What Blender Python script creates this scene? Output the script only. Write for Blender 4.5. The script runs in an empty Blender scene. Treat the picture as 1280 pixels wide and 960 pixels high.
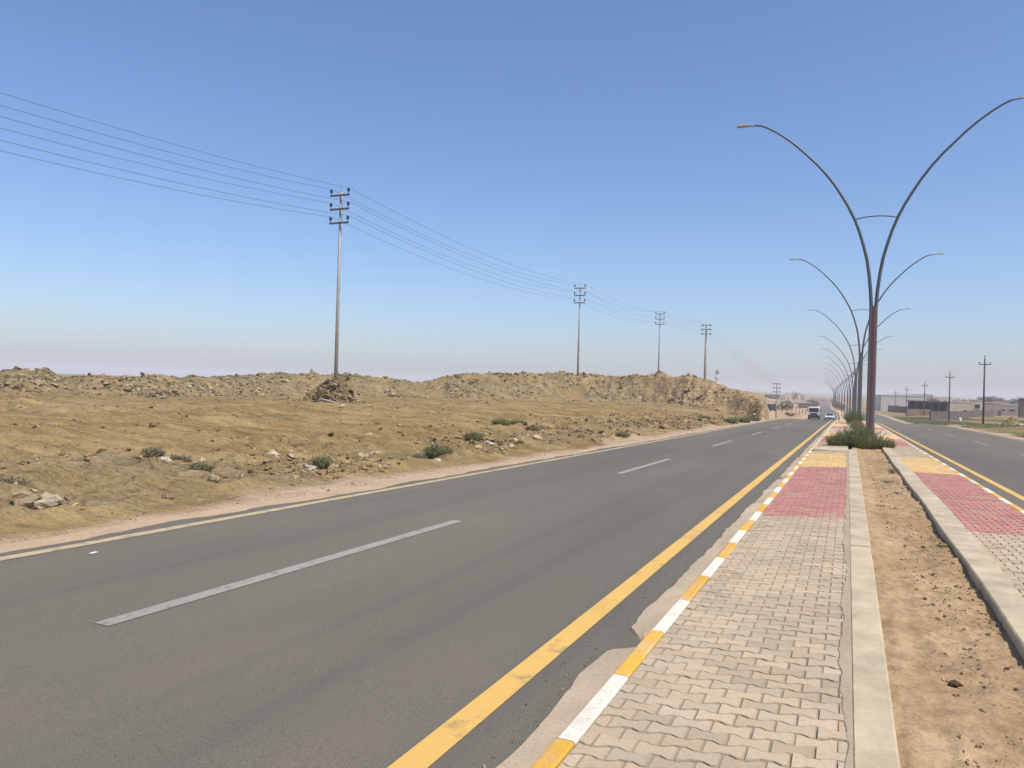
import bpy, bmesh, math, random
import numpy as np
from mathutils import Vector, Matrix
random.seed(7); RNG = np.random.default_rng(7)
S = bpy.context.scene
COL = S.collection
R_ = math.radians

# ------------------------------------------------------------------ noise
def _hash(ix, iy, seed):
    n = (ix.astype(np.int64) * 374761393 + iy.astype(np.int64) * 668265263 + seed * 1442695041) & 0xFFFFFFFF
    n = ((n ^ (n >> 13)) * 1274126177) & 0xFFFFFFFF
    return ((n ^ (n >> 16)) & 0xFFFF) / 65535.0
def vnoise(x, y, seed=0):
    x = np.asarray(x, float); y = np.asarray(y, float)
    ix = np.floor(x); iy = np.floor(y); fx = x - ix; fy = y - iy
    fx = fx * fx * fx * (fx * (fx * 6 - 15) + 10); fy = fy * fy * fy * (fy * (fy * 6 - 15) + 10)
    a = _hash(ix, iy, seed); b = _hash(ix + 1, iy, seed); c = _hash(ix, iy + 1, seed); d = _hash(ix + 1, iy + 1, seed)
    return (a + (b - a) * fx) * (1 - fy) + (c + (d - c) * fx) * fy - 0.5
def fbm(x, y, seed=0, octs=4, gain=.5):
    t = 0; amp = 1.0
    for k in range(octs):
        ca, sa = math.cos(k * 1.1), math.sin(k * 1.1)
        t = t + amp * vnoise((ca * x - sa * y) * 2 ** k, (sa * x + ca * y) * 2 ** k, seed + k * 17)
        amp *= gain
    return t
def ridged(x, y, seed=0, octs=3):
    t = 0; amp = 1.0
    for k in range(octs):
        t = t + amp * (0.5 - np.abs(2 * vnoise(x * 2 ** k, y * 2 ** k, seed + k * 31)))
        amp *= .5
    return t
def sstep(a, b, x):
    t = np.clip((np.asarray(x, float) - a) / (b - a), 0, 1)
    return t * t * (3 - 2 * t)

# ------------------------------------------------------------------ lie of the land
EYE = 1.65
YAW = R_(23.62)
FX = 961.0
_gy = np.array([-60, 0, 40, 80, 95, 120, 145, 165, 200, 240, 340, 500, 750, 1070, 1600, 2500, 5000.])
_gz = np.array([.66, 0, -.44, -.88, -1.05, -1.62, -2.4, -2.95, -3.15, -3.2, -3.9, -4.9, -4.4, -2.9, -.5, .5, .5])
_cy = np.array([-60, 0, 110, 140, 165, 240, 500, 1070, 1600, 2500, 5000.])
_cx = np.array([0, 0, 0, -.02, -.08, -.9, -8.0, -19, -28, -44, -84.])
def _pchip(xs, ys):
    h = np.diff(xs); d = np.diff(ys) / h
    m = np.zeros(len(xs)); m[0], m[-1] = d[0], d[-1]
    for i in range(1, len(xs) - 1):
        if d[i - 1] * d[i] > 0:
            w1, w2 = 2 * h[i] + h[i - 1], h[i] + 2 * h[i - 1]
            m[i] = (w1 + w2) / (w1 / d[i - 1] + w2 / d[i])
    def f(x):
        x = np.asarray(x, float)
        i = np.clip(np.searchsorted(xs, x) - 1, 0, len(xs) - 2)
        t = (x - xs[i]) / h[i]
        return ((2 * t**3 - 3 * t**2 + 1) * ys[i] + (t**3 - 2 * t**2 + t) * h[i] * m[i]
                + (-2 * t**3 + 3 * t**2) * ys[i + 1] + (t**3 - t**2) * h[i] * m[i + 1])
    return f
g = _pchip(_gy, _gz)
xc = _pchip(_cy, _cx)

CY, SY = math.cos(YAW), math.sin(YAW)
def bearing(x, y):
    """view-plane column and depth of a ground point seen from the footpath"""
    z = -x * SY + y * CY
    u = x * CY + y * SY
    zz = np.maximum(z, 4.0)
    return 640 + FX * u / zz, z
def at(px, Z):
    u = (px - 640) / FX * Z
    return (u * CY - Z * SY, u * SY + Z * CY)
# foot distance and height of the spoil banks and the cut hill, by bearing
_bp = np.array([-700, -200, 0, 120, 240, 330, 430, 480, 560, 650, 760, 816, 860, 910, 947, 960, 2000.])
_bZ = np.array([40, 52, 57, 59, 66, 78, 88, 92, 93, 100, 105, 104, 97, 93, 85, 83, 83.])
_hp = np.array([-700, -200, 0, 28, 60, 77, 105, 140, 164, 219, 300, 380, 430, 470, 500, 522, 545, 590, 650, 700, 760, 805, 824, 840, 865, 884, 902, 925, 942, 958, 2000.])
_hh = np.array([1.3, 1.5, 1.45, 1.65, 1.5, 1.05, 1.25, 1.3, 1.4, 1.4, 1.8, 2.35, 2.35, 2.3, 1.95, 1.75, 2.2, 3.25, 3.5, 3.8, 3.7, 3.75, 4.55, 3.8, 3.8, 3.6, 3.1, 2.7, 2.2, 1.9, 1.9])
_rp = np.array([-700, 500, 560, 760, 800, 900, 958, 2000.])
_rr = np.array([7, 7, 7.5, 7.5, 7.5, 6.5, 4.2, 4.2])

def bank(x, y):
    px, Z = bearing(x, y)
    zb = np.interp(px, _bp, _bZ) + 1.5 * fbm(x * .12, y * .12, 5, 2) + 1.0 * fbm(x * .5, y * .5, 6, 2) + (.55 * fbm(x * 1.1, y * 1.1, 9, 2) + .5 * np.abs(vnoise(x * 2.3, y * 2.3, 10))) * sstep(600, 800, px)
    hh = np.interp(px, _hp, _hh)
    run = np.interp(px, _rp, _rr)
    endm = 1 - sstep(955.5, 962.5, px + 3.5 * fbm(x * .6, y * .6, 8, 2))
    t = np.clip((Z - zb) / run, 0, 1)
    left = 1 - sstep(520, 580, px)
    p_soft = t * t * (3 - 2 * t)
    p_hard = np.where(t < .4, t * .85, .34 + (np.clip((t - .4) / .55, 0, 1)) ** .8 * .66)
    cl = sstep(560, 640, px)
    p = p_soft * (1 - cl) + p_hard * cl
    # low banks drop again behind their crest
    back = sstep(9, 34, Z - zb)
    p = p * (1 - back * (.75 * left + .12 * (1 - left)))
    return px, Z, zb, hh * p * endm * (Z > 5), t, endm, cl

def terrain(x, y, fine=True):
    x = np.asarray(x, float); y = np.asarray(y, float)
    gy = g(y); o = x - xc(y)
    px, Z, zb, hb, t, endm, cl = bank(x, y)
    r = np.hypot(x, y)
    base = gy - .16
    # left: the scraped field stays level while the road drops away
    fl = sstep(-9.2, -21, o) * np.where(y > 60, 1 - sstep(950, 968, px), 1.0)
    z = base * (1 - fl) + (.05 + .9 * sstep(150, 900, r)) * fl
    z = z - (1 - fl) * 1.0 * sstep(-9.5, -16, o) * sstep(110, 180, y) * (1 - sstep(300, 420, y))
    # roadside bank of the field
    ed = np.clip((-o - 9.0), 0, 50)
    z = z + .12 * sstep(.2, 2.2, ed) * (1 - sstep(5, 12, ed)) * sstep(.3, -.2, -fl)
    z = z + hb
    # right: verge
    z = z + (.35 * sstep(12, 20, o) + .25 * sstep(20, 50, o)) * (y < 900)
    # far ridges
    far = sstep(1300, 2400, r)
    z = z + far * (5 + 7 * fbm(x * .0012, y * .0012, 61, 3)) * sstep(880, 960, px) * sstep(500, 1200, Z)
    z = z + 8 * sstep(2400, 3300, r) * sstep(880, 960, px) * (Z > 0)
    # under the roads
    road = sstep(-8.6, -8.0, o) * sstep(11.0, 10.3, o)
    z = z - .35 * road
    if fine:
        off = (1 - road) * sstep(8.3, 9.6, np.abs(o - .9) )
        u = x * .916 + y * .40; v = -x * .40 + y * .916
        uu = u + 1.6 * fbm(u * .1, v * .1, 3, 2) ; vv = v + 2.0 * fbm(u * .05, v * .1, 4, 2)
        fld = sstep(8.8, 11, -o) * sstep(0, -2.5, Z - zb) * (y < 160)
        z = z + fld * (.24 * fbm(uu * .07, vv * .42, 11, 3) + .24 * ridged(uu * .11, vv * .62, 12, 3) * sstep(.0, .25, fbm(x * .045, y * .045, 13, 2) + .16)
                       + .10 * ridged(x * .9, y * .9, 14, 2) * sstep(-.1, .2, fbm(x * .13, y * .13, 16, 2)) + .10 * fbm(x * 2.1, y * 2.1, 15, 2) + .05 * ridged(x * 3.1, y * 3.1, 17, 2) * sstep(0, .25, fbm(x * .1, y * .1, 18, 2) + .05))
        edge = sstep(8.9, 9.8, -o) * (1 - sstep(12.5, 17, -o)) * (y < 90)
        z = z + edge * (.22 * ridged(x * .8, y * .55, 19, 3) + .10 * fbm(x * 2.2, y * 2.2, 20, 2))
        bk = np.clip(hb / 1.2, 0, 1) * (r < 400)
        z = z + bk * (.50 * fbm(x * .55, y * .55, 21, 4, .6) + .35 * ridged(x * .7, y * .7, 22, 3) * (1 - t * .7))
        # gullies down the cut face
        z = z + bk * cl * (.28 * ridged(x * 1.3, y * 1.3, 23, 3) - .15) * sstep(0, .15, t)
        z = z + off * .05 * fbm(x * .8, y * .8, 31, 3) * (r < 500)
        z = z + (o > 12) * (r < 600) * .35 * np.clip(fbm(x * .09, y * .09, 33, 3), -.2, 1)
    return z
def T(x, y):
    return float(terrain(np.array([x]), np.array([y]))[0])

# ------------------------------------------------------------------ object helpers
class MB:
    def __init__(s): s.v = []; s.f = []; s.c = []
    def add(s, vs, fs, col=None):
        b = len(s.v); s.v += [tuple(p) for p in vs]
        for f in fs:
            s.f.append(tuple(b + i for i in f)); s.c.append(col)
        return s
    def box(s, c, d, rz=0, col=None, taper=1.0):
        x, y, z = (k / 2 for k in d); pts = []
        ca, sa = math.cos(rz), math.sin(rz)
        for dz in (-1, 1):
            k = 1 if dz < 0 else taper
            for dx, dy in ((-1, -1), (1, -1), (1, 1), (-1, 1)):
                px, py = dx * x * k, dy * y * k
                pts.append((c[0] + ca * px - sa * py, c[1] + sa * px + ca * py, c[2] + dz * z))
        return s.add(pts, [(3, 2, 1, 0), (4, 5, 6, 7), (0, 1, 5, 4), (1, 2, 6, 5), (2, 3, 7, 6), (3, 0, 4, 7)], col)
    def tube(s, pts, rad, n=8, col=None, caps=True):
        pts = [Vector(p) for p in pts]; m = len(pts)
        if not isinstance(rad, (list, tuple)): rad = [rad] * m
        vs = []; up0 = None
        for i, p in enumerate(pts):
            d = (pts[min(i + 1, m - 1)] - pts[max(i - 1, 0)]).normalized()
            if up0 is None:
                up0 = Vector((0, 0, 1)) if abs(d.z) < .9 else Vector((0, 1, 0))
            a = d.cross(up0).normalized(); b = a.cross(d).normalized(); up0 = b
            for k in range(n):
                t = 2 * math.pi * k / n
                vs.append(p + (a * math.cos(t) + b * math.sin(t)) * rad[i])
        fs = []
        for i in range(m - 1):
            for k in range(n):
                fs.append((i * n + k, i * n + (k + 1) % n, (i + 1) * n + (k + 1) % n, (i + 1) * n + k))
        if caps:
            fs.append(tuple(range(n - 1, -1, -1))); fs.append(tuple((m - 1) * n + k for k in range(n)))
        return s.add(vs, fs, col)
    def lathe(s, c, prof, n=12, col=None):
        vs = []; fs = []
        for r, z in prof:
            for k in range(n):
                t = 2 * math.pi * k / n
                vs.append((c[0] + r * math.cos(t), c[1] + r * math.sin(t), c[2] + z))
        for i in range(len(prof) - 1):
            for k in range(n):
                fs.append((i * n + k, i * n + (k + 1) % n, (i + 1) * n + (k + 1) % n, (i + 1) * n + k))
        fs.append(tuple(range(n - 1, -1, -1))); fs.append(tuple((len(prof) - 1) * n + k for k in range(n)))
        return s.add(vs, fs, col)
    def extrude(s, poly, ax, a, b, col=None):
        """closed polygon [(p,q)] swept along x (ax=0) or y (ax=1) from a to b"""
        n = len(poly)
        mk = (lambda p, q, t: (t, p, q)) if ax == 0 else (lambda p, q, t: (p, t, q))
        vs = [mk(p, q, a) for p, q in poly] + [mk(p, q, b) for p, q in poly]
        fs = [tuple(range(n)), tuple(range(2 * n - 1, n - 1, -1))] + [(i, n + i, n + (i + 1) % n, (i + 1) % n) for i in range(n)]
        return s.add(vs, fs, col)
    def build(s, name, mat, parent=None, smooth=False, bevel=0, colattr=False):
        me = bpy.data.meshes.new(name)
        me.from_pydata(s.v, [], s.f); me.validate()
        if isinstance(mat, (list, tuple)):
            for m in mat: me.materials.append(m)
        else: me.materials.append(mat)
        if colattr and len(me.polygons) == len(s.c):
            at_ = me.attributes.new('tint', 'FLOAT_COLOR', 'FACE')
            arr = np.ones((len(s.c), 4), np.float32)
            for i, c in enumerate(s.c):
                if c is not None: arr[i, :3] = c
            at_.data.foreach_set('color', arr.ravel())
        bm = bmesh.new(); bm.from_mesh(me)
        bmesh.ops.recalc_face_normals(bm, faces=bm.faces) if len(bm.faces) < 60000 and not colattr else None
        bm.to_mesh(me); bm.free()
        if smooth: me.polygons.foreach_set('use_smooth', [True] * len(me.polygons))
        o = bpy.data.objects.new(name, me); COL.objects.link(o)
        if parent is not None: o.parent = parent
        if bevel:
            md = o.modifiers.new('b', 'BEVEL'); md.width = bevel; md.segments = 2; md.limit_method = 'ANGLE'; md.angle_limit = R_(40)
        return o
def npmesh(name, verts, faces, mat, parent=None, smooth=False, tint=None, zone=None):
    verts = np.asarray(verts, np.float32); faces = np.asarray(faces, np.int32); k = faces.shape[1]
    me = bpy.data.meshes.new(name)
    me.vertices.add(len(verts)); me.vertices.foreach_set('co', verts.ravel())
    me.loops.add(faces.size); me.loops.foreach_set('vertex_index', faces.ravel())
    me.polygons.add(len(faces)); me.polygons.foreach_set('loop_start', np.arange(0, faces.size, k, dtype=np.int32))
    try: me.polygons.foreach_set('loop_total', np.full(len(faces), k, np.int32))
    except Exception: pass
    me.polygons.foreach_set('use_smooth', np.full(len(faces), bool(smooth)))
    me.update(calc_edges=True)
    me.materials.append(mat)
    for nm, arr, dom in (('tint', tint, None), ('zone', zone, None)):
        if arr is None: continue
        dom = 'POINT' if len(arr) == len(verts) else 'FACE'
        a = me.attributes.new(nm, 'FLOAT_COLOR', dom)
        full = np.ones((len(arr), 4), np.float32); full[:, :arr.shape[1]] = arr
        a.data.foreach_set('color', full.ravel())
    o = bpy.data.objects.new(name, me); COL.objects.link(o)
    if parent is not None: o.parent = parent
    return o
def tag(o, label=None, cat=None, group=None, kind=None):
    if label: o['label'] = label
    if cat: o['category'] = cat
    if group: o['group'] = group
    if kind: o['kind'] = kind
    return o
def empty(name, loc, rz=0):
    o = bpy.data.objects.new(name, None); COL.objects.link(o)
    o.location = loc; o.rotation_euler = (0, 0, rz); o.empty_display_size = .2
    return o
def dup(root, loc, rz=None, label=None):
    r = root.copy(); COL.objects.link(r); r.location = loc
    if rz is not None: r.rotation_euler = (0, 0, rz)
    if label: r['label'] = label
    for ch in list(root.children):
        c = ch.copy(); COL.objects.link(c); c.parent = r
        for gch in list(ch.children):
            d = gch.copy(); COL.objects.link(d); d.parent = c
    return r

# ------------------------------------------------------------------ materials
def mat_new(name):
    m = bpy.data.materials.new(name); m.use_nodes = True
    nt = m.node_tree; b = nt.nodes['Principled BSDF']
    return m, nt, b
class N:
    def __init__(s, nt): s.nt = nt; s.tc = nt.nodes.new('ShaderNodeTexCoord')
    def noise(s, scale, detail=4, rough=.55, stretch=(1, 1, 1), rot=0):
        n = s.nt.nodes.new('ShaderNodeTexNoise'); n.inputs['Scale'].default_value = scale
        n.inputs['Detail'].default_value = detail; n.inputs['Roughness'].default_value = rough
        mp = s.nt.nodes.new('ShaderNodeMapping'); mp.inputs['Scale'].default_value = stretch; mp.inputs['Rotation'].default_value = (0, 0, rot)
        s.nt.links.new(s.tc.outputs['Object'], mp.inputs['Vector']); s.nt.links.new(mp.outputs[0], n.inputs['Vector'])
        return n.outputs[0]
    def voro(s, scale, feat='F1'):
        n = s.nt.nodes.new('ShaderNodeTexVoronoi'); n.inputs['Scale'].default_value = scale; n.feature = feat
        s.nt.links.new(s.tc.outputs['Object'], n.inputs['Vector']); return n
    def ramp(s, fac, stops):
        n = s.nt.nodes.new('ShaderNodeValToRGB'); e = n.color_ramp.elements
        while len(e) < len(stops): e.new(.5)
        for k, (p, c) in enumerate(stops):
            e[k].position = p; e[k].color = (*c, 1) if len(c) == 3 else c
        s.nt.links.new(fac, n.inputs[0]); return n.outputs[0]
    def mix(s, fac, a, b, mode='MIX'):
        n = s.nt.nodes.new('ShaderNodeMix'); n.data_type = 'RGBA'; n.blend_type = mode
        for sock, val in ((n.inputs[0], fac), (n.inputs[6], a), (n.inputs[7], b)):
            if isinstance(val, (int, float)): sock.default_value = val
            elif isinstance(val, tuple): sock.default_value = (*val, 1)
            else: s.nt.links.new(val, sock)
        return n.outputs[2]
    def math(s, op, a, b=None, clamp=False):
        n = s.nt.nodes.new('ShaderNodeMath'); n.operation = op; n.use_clamp = clamp
        for i, v in enumerate((a, b)):
            if v is None: continue
            if isinstance(v, (int, float)): n.inputs[i].default_value = v
            else: s.nt.links.new(v, n.inputs[i])
        return n.outputs[0]
    def attr(s, name):
        n = s.nt.nodes.new('ShaderNodeAttribute'); n.attribute_name = name; return n
    def sep(s, c):
        n = s.nt.nodes.new('ShaderNodeSeparateColor'); s.nt.links.new(c, n.inputs[0]); return n.outputs
    def bump(s, h, dist, strength=1.0, nrm=None):
        n = s.nt.nodes.new('ShaderNodeBump'); n.inputs['Distance'].default_value = dist; n.inputs['Strength'].default_value = strength
        s.nt.links.new(h, n.inputs['Height'])
        if nrm is not None: s.nt.links.new(nrm, n.inputs['Normal'])
        return n.outputs[0]
def simple(name, col, rough=.7, metal=0, var=.25, scale=6, bump=0):
    m, nt, b = mat_new(name); n = N(nt)
    f = n.noise(scale, 5)
    dk = tuple(c * (1 - var) for c in col); lt = tuple(min(1, c * (1 + var)) for c in col)
    c = n.ramp(f, [(.3, dk), (.7, lt)])
    nt.links.new(c, b.inputs['Base Color'])
    b.inputs['Roughness'].default_value = rough; b.inputs['Metallic'].default_value = metal
    if bump: nt.links.new(n.bump(n.noise(scale * 6, 4), bump), b.inputs['Normal'])
    return m
def spec(m, v): m.node_tree.nodes['Principled BSDF'].inputs['Specular IOR Level'].default_value = v

def make_asphalt():
    m, nt, b = mat_new('asphalt'); n = N(nt)
    lanes = n.noise(.55, 3, .5, (1, .02, 1))
    patch = n.noise(.16, 5, .6, (1, .35, 1))
    grit = n.noise(95, 3, .7)
    c = n.ramp(lanes, [(.34, (.118, .103, .077)), (.66, (.160, .139, .101))])
    c = n.mix(.55, c, n.ramp(patch, [(.30, (.104, .097, .079)), (.5, (.139, .122, .090)), (.72, (.178, .152, .110))]))
    c = n.mix(.75, c, n.ramp(grit, [(.3, (.45, .45, .45)), (.55, (1, 1, 1)), (.75, (1.35, 1.3, 1.2))]), 'MULTIPLY')
    v = n.voro(105)
    c = n.mix(n.math('MULTIPLY', n.math('LESS_THAN', v.outputs['Distance'], .22), .35), c, (.30, .27, .22))
    oil = n.noise(1.1, 4, .6, (1, .5, 1))
    c = n.mix(n.math('MULTIPLY', n.ramp(oil, [(.66, (0, 0, 0)), (.74, (1, 1, 1))]), .35), c, (.085, .08, .076))
    trk = n.noise(1.37, 2, .5, (1, .004, 1))
    c = n.mix(n.math('MULTIPLY', n.ramp(trk, [(.54, (0, 0, 0)), (.62, (1, 1, 1))]), n.math('MULTIPLY', n.noise(.35, 4, .6, (1, .2, 1)), .42)), c, (.078, .073, .066))
    dust = n.noise(.45, 6, .65, (1, .4, 1))
    c = n.mix(n.math('MULTIPLY', n.ramp(dust, [(.52, (0, 0, 0)), (.72, (1, 1, 1))]), .22), c, (.25, .20, .14))
    ox = n.noise(2.3, 5, .7, (1, .45, 1))
    c = n.mix(n.math('MULTIPLY', n.ramp(ox, [(.69, (0, 0, 0)), (.74, (1, 1, 1))]), .5), c, (.060, .057, .052))
    nt.links.new(c, b.inputs['Base Color'])
    b.inputs['Roughness'].default_value = .82; b.inputs['Specular IOR Level'].default_value = .3
    nt.links.new(n.bump(grit, .006, .8), b.inputs['Normal'])
    return m
def make_paint(name, col, wear_lo, wear_hi, base=(.125, .113, .093), sc=3.0):
    m, nt, b = mat_new(name); n = N(nt)
    f = n.noise(sc, 6, .65); s = n.noise(90, 3, .7)
    w = n.ramp(n.math('ADD', n.math('MULTIPLY', f, .75), n.math('MULTIPLY', s, .25)), [(wear_lo, (0, 0, 0)), (wear_hi, (1, 1, 1))])
    cc = n.mix(.35, col, n.ramp(n.noise(1.3, 4), [(.3, tuple(c * .72 for c in col)), (.7, col)]))
    nt.links.new(n.mix(w, cc, base), b.inputs['Base Color'])
    b.inputs['Roughness'].default_value = .75
    nt.links.new(n.bump(s, .004, .7), b.inputs['Normal'])
    return m
def make_ground():
    m, nt, b = mat_new('desert_soil'); n = N(nt)
    z = n.sep(n.attr('zone').outputs['Color']); green = n.attr('zone').outputs['Alpha']
    big = n.noise(.07, 5, .6, (1, 1, .2)); mid = n.noise(.9, 6, .65); fine = n.noise(11, 5, .7)
    strk = n.noise(.5, 5, .65, (.16, 1.5, 1), -YAW)
    fld = n.ramp(big, [(.3, (.220, .146, .056)), (.5, (.280, .191, .079)), (.7, (.34, .242, .112))])
    fld = n.mix(.5, fld, n.ramp(strk, [(.34, (.135, .083, .030)), (.5, (.275, .188, .079)), (.66, (.42, .305, .155))]))
    sh = n.ramp(mid, [(.3, (.40, .275, .175)), (.7, (.54, .395, .265))])
    rb = n.ramp(mid, [(.28, (.145, .107, .054)), (.5, (.255, .193, .100)), (.72, (.37, .29, .168))])
    cl = n.ramp(n.noise(1.4, 6, .65, (1, 1, .6)), [(.28, (.21, .138, .064)), (.5, (.345, .236, .122)), (.72, (.47, .345, .20))])
    gr = n.ramp(n.noise(.35, 6, .7), [(.30, (.26, .205, .105)), (.45, (.150, .155, .055)), (.68, (.070, .092, .028))])
    strk2 = n.noise(2.6, 5, .7, (.14, 1.3, 1), -YAW)
    fld = n.mix(.75, fld, n.ramp(strk2, [(.30, (.55, .52, .48)), (.48, (.95, .95, .95)), (.68, (1.32, 1.32, 1.35))]), 'MULTIPLY')
    c = n.mix(z[0], fld, sh); c = n.mix(z[1], c, rb); c = n.mix(z[2], c, cl)
    c = n.mix(green, gr, c)   # alpha 1 = bare, 0 = grown over
    c = n.mix(.55, c, n.ramp(fine, [(.25, (.55, .53, .50)), (.5, (1, 1, 1)), (.75, (1.3, 1.28, 1.25))]), 'MULTIPLY')
    v = n.voro(7)
    c = n.mix(n.math('MULTIPLY', n.math('LESS_THAN', v.outputs['Distance'], .16), .5), c, n.ramp(mid, [(.4, (.22, .16, .10)), (.6, (.50, .42, .31))]))
    nt.links.new(c, b.inputs['Base Color'])
    b.inputs['Roughness'].default_value = .95; b.inputs['Specular IOR Level'].default_value = .1
    vb = n.voro(1.7); vb2 = n.voro(5.0)
    hgt = n.math('ADD', n.math('MULTIPLY', vb.outputs['Distance'], .5), n.math('MULTIPLY', vb2.outputs['Distance'], .25))
    rough = n.math('ADD', z[1], z[2], True)
    nb = n.bump(n.math('MULTIPLY', hgt, rough), .55, .9, n.bump(strk2, .22, .9, n.bump(mid, .16, .9))); nt.links.new(n.bump(fine, .04, .9, nb), b.inputs['Normal'])
    return m
def make_tinted(name, rough=.85, gritsc=60, bump=.004, var=.35, sp=.25, dirt=None, chips=None):
    m, nt, b = mat_new(name); n = N(nt)
    c = n.attr('tint').outputs['Color']
    gsc = n.noise(gritsc, 4, .7)
    c = n.mix(var, c, n.ramp(gsc, [(.3, (.55, .53, .5)), (.55, (1, 1, 1)), (.75, (1.25, 1.22, 1.18))]), 'MULTIPLY')
    big = n.noise(.9, 5, .6)
    c = n.mix(var, c, n.ramp(big, [(.35, (.76, .74, .71)), (.6, (1.05, 1.03, 1.0))]), 'MULTIPLY')
    if dirt:
        c = n.mix(n.ramp(n.noise(1.7, 6, .65), [(.50, (0, 0, 0)), (.68, (.55, .55, .55))]), c, dirt)
    if chips:
        c = n.mix(n.math('MULTIPLY', n.ramp(n.noise(17, 6, .75), [(.615, (0, 0, 0)), (.64, (1, 1, 1))]), .85), c, chips)
        c = n.mix(n.math('MULTIPLY', n.ramp(n.noise(4, 6, .7), [(.5, (0, 0, 0)), (.7, (1, 1, 1))]), .3), c, (.36, .30, .22))
    nt.links.new(c, b.inputs['Base Color']); b.inputs['Roughness'].default_value = rough; b.inputs['Specular IOR Level'].default_value = sp
    if bump: nt.links.new(n.bump(gsc, bump, .8), b.inputs['Normal'])
    return m
def make_leaf(name, a, b_, sc=3):
    m, nt, b = mat_new(name); n = N(nt)
    c = n.ramp(n.noise(sc, 3), [(.3, a), (.7, b_)])
    nt.links.new(c, b.inputs['Base Color']); b.inputs['Roughness'].default_value = .8; b.inputs['Specular IOR Level'].default_value = .15
    tr = nt.nodes.new('ShaderNodeBsdfTranslucent'); nt.links.new(c, tr.inputs[0])
    mx = nt.nodes.new('ShaderNodeMixShader'); mx.inputs[0].default_value = .25
    nt.links.new(b.outputs[0], mx.inputs[1]); nt.links.new(tr.outputs[0], mx.inputs[2])
    nt.links.new(mx.outputs[0], nt.nodes['Material Output'].inputs[0])
    return m

M = {}
M['asphalt'] = make_asphalt()
M['yellow'] = make_paint('yellow_road_paint', (.64, .385, .092), .55, .68)
M['oldyellow'] = make_paint('faded_yellow_paint', (.47, .36, .20), .50, .70, sc=5)
M['white'] = make_paint('worn_white_paint', (.30, .278, .232), .52, .70, sc=6)
M['ground'] = make_ground()
M['paver'] = make_tinted('paving_block', .88, 55, .003, .4, .2, dirt=(.44, .34, .22))
def make_clods():
    m, nt, b = mat_new('clotted_earth'); n = N(nt)
    a = n.noise(3.2, 6, .7); v = n.voro(3.4); v2 = n.voro(8)
    nt.links.new(n.ramp(a, [(.3, (.11, .072, .032)), (.5, (.215, .148, .074)), (.7, (.36, .262, .145))]), b.inputs['Base Color'])
    b.inputs['Roughness'].default_value = .95; b.inputs['Specular IOR Level'].default_value = .1
    nt.links.new(n.bump(n.math('ADD', v.outputs['Distance'], n.math('MULTIPLY', v2.outputs['Distance'], .4)), .35, 1.0), b.inputs['Normal'])
    return m
M['clods'] = make_clods()
M['stone'] = make_tinted('field_stone', .92, 9, .05, .65, .15)
M['conc'] = simple('pale_concrete', (.43, .345, .222), .85, 0, .24, 2.2, .012)
M['mortar'] = make_tinted('mortar_apron', .9, 40, .006, .4, .15, dirt=(.40, .30, .19))
M['kerb'] = make_tinted('painted_kerb', .75, 30, .003, .38, .25, dirt=(.50, .42, .30), chips=(.38, .315, .235))
M['soil'] = None
M['lampgrey'] = simple('lamp_grey_paint', (.120, .118, .116), .5, .1, .10, 2)
M['lampred'] = simple('lamp_red_panel', (.22, .028, .040), .5, .0, .15, 2)
M['lamparm'] = simple('lamp_arm_paint', (.085, .095, .11), .5, .2, .1, 2)
M['lamphead'] = simple('lamp_head_grey', (.33, .30, .25), .55, .1, .1, 2)
M['pole'] = simple('galvanised_pole', (.33, .31, .275), .6, .15, .18, 1.5)
M['steel'] = simple('dark_steel', (.10, .085, .08), .6, .1, .2, 3)
M['insul'] = simple('dark_porcelain', (.022, .024, .030), .25, 0, .2, 3)
M['wire'] = simple('aluminium_wire', (.10, .10, .11), .6, .1, .1, 3)
M['timber'] = simple('weathered_timber', (.055, .05, .05), .8, 0, .2, 3)

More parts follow.
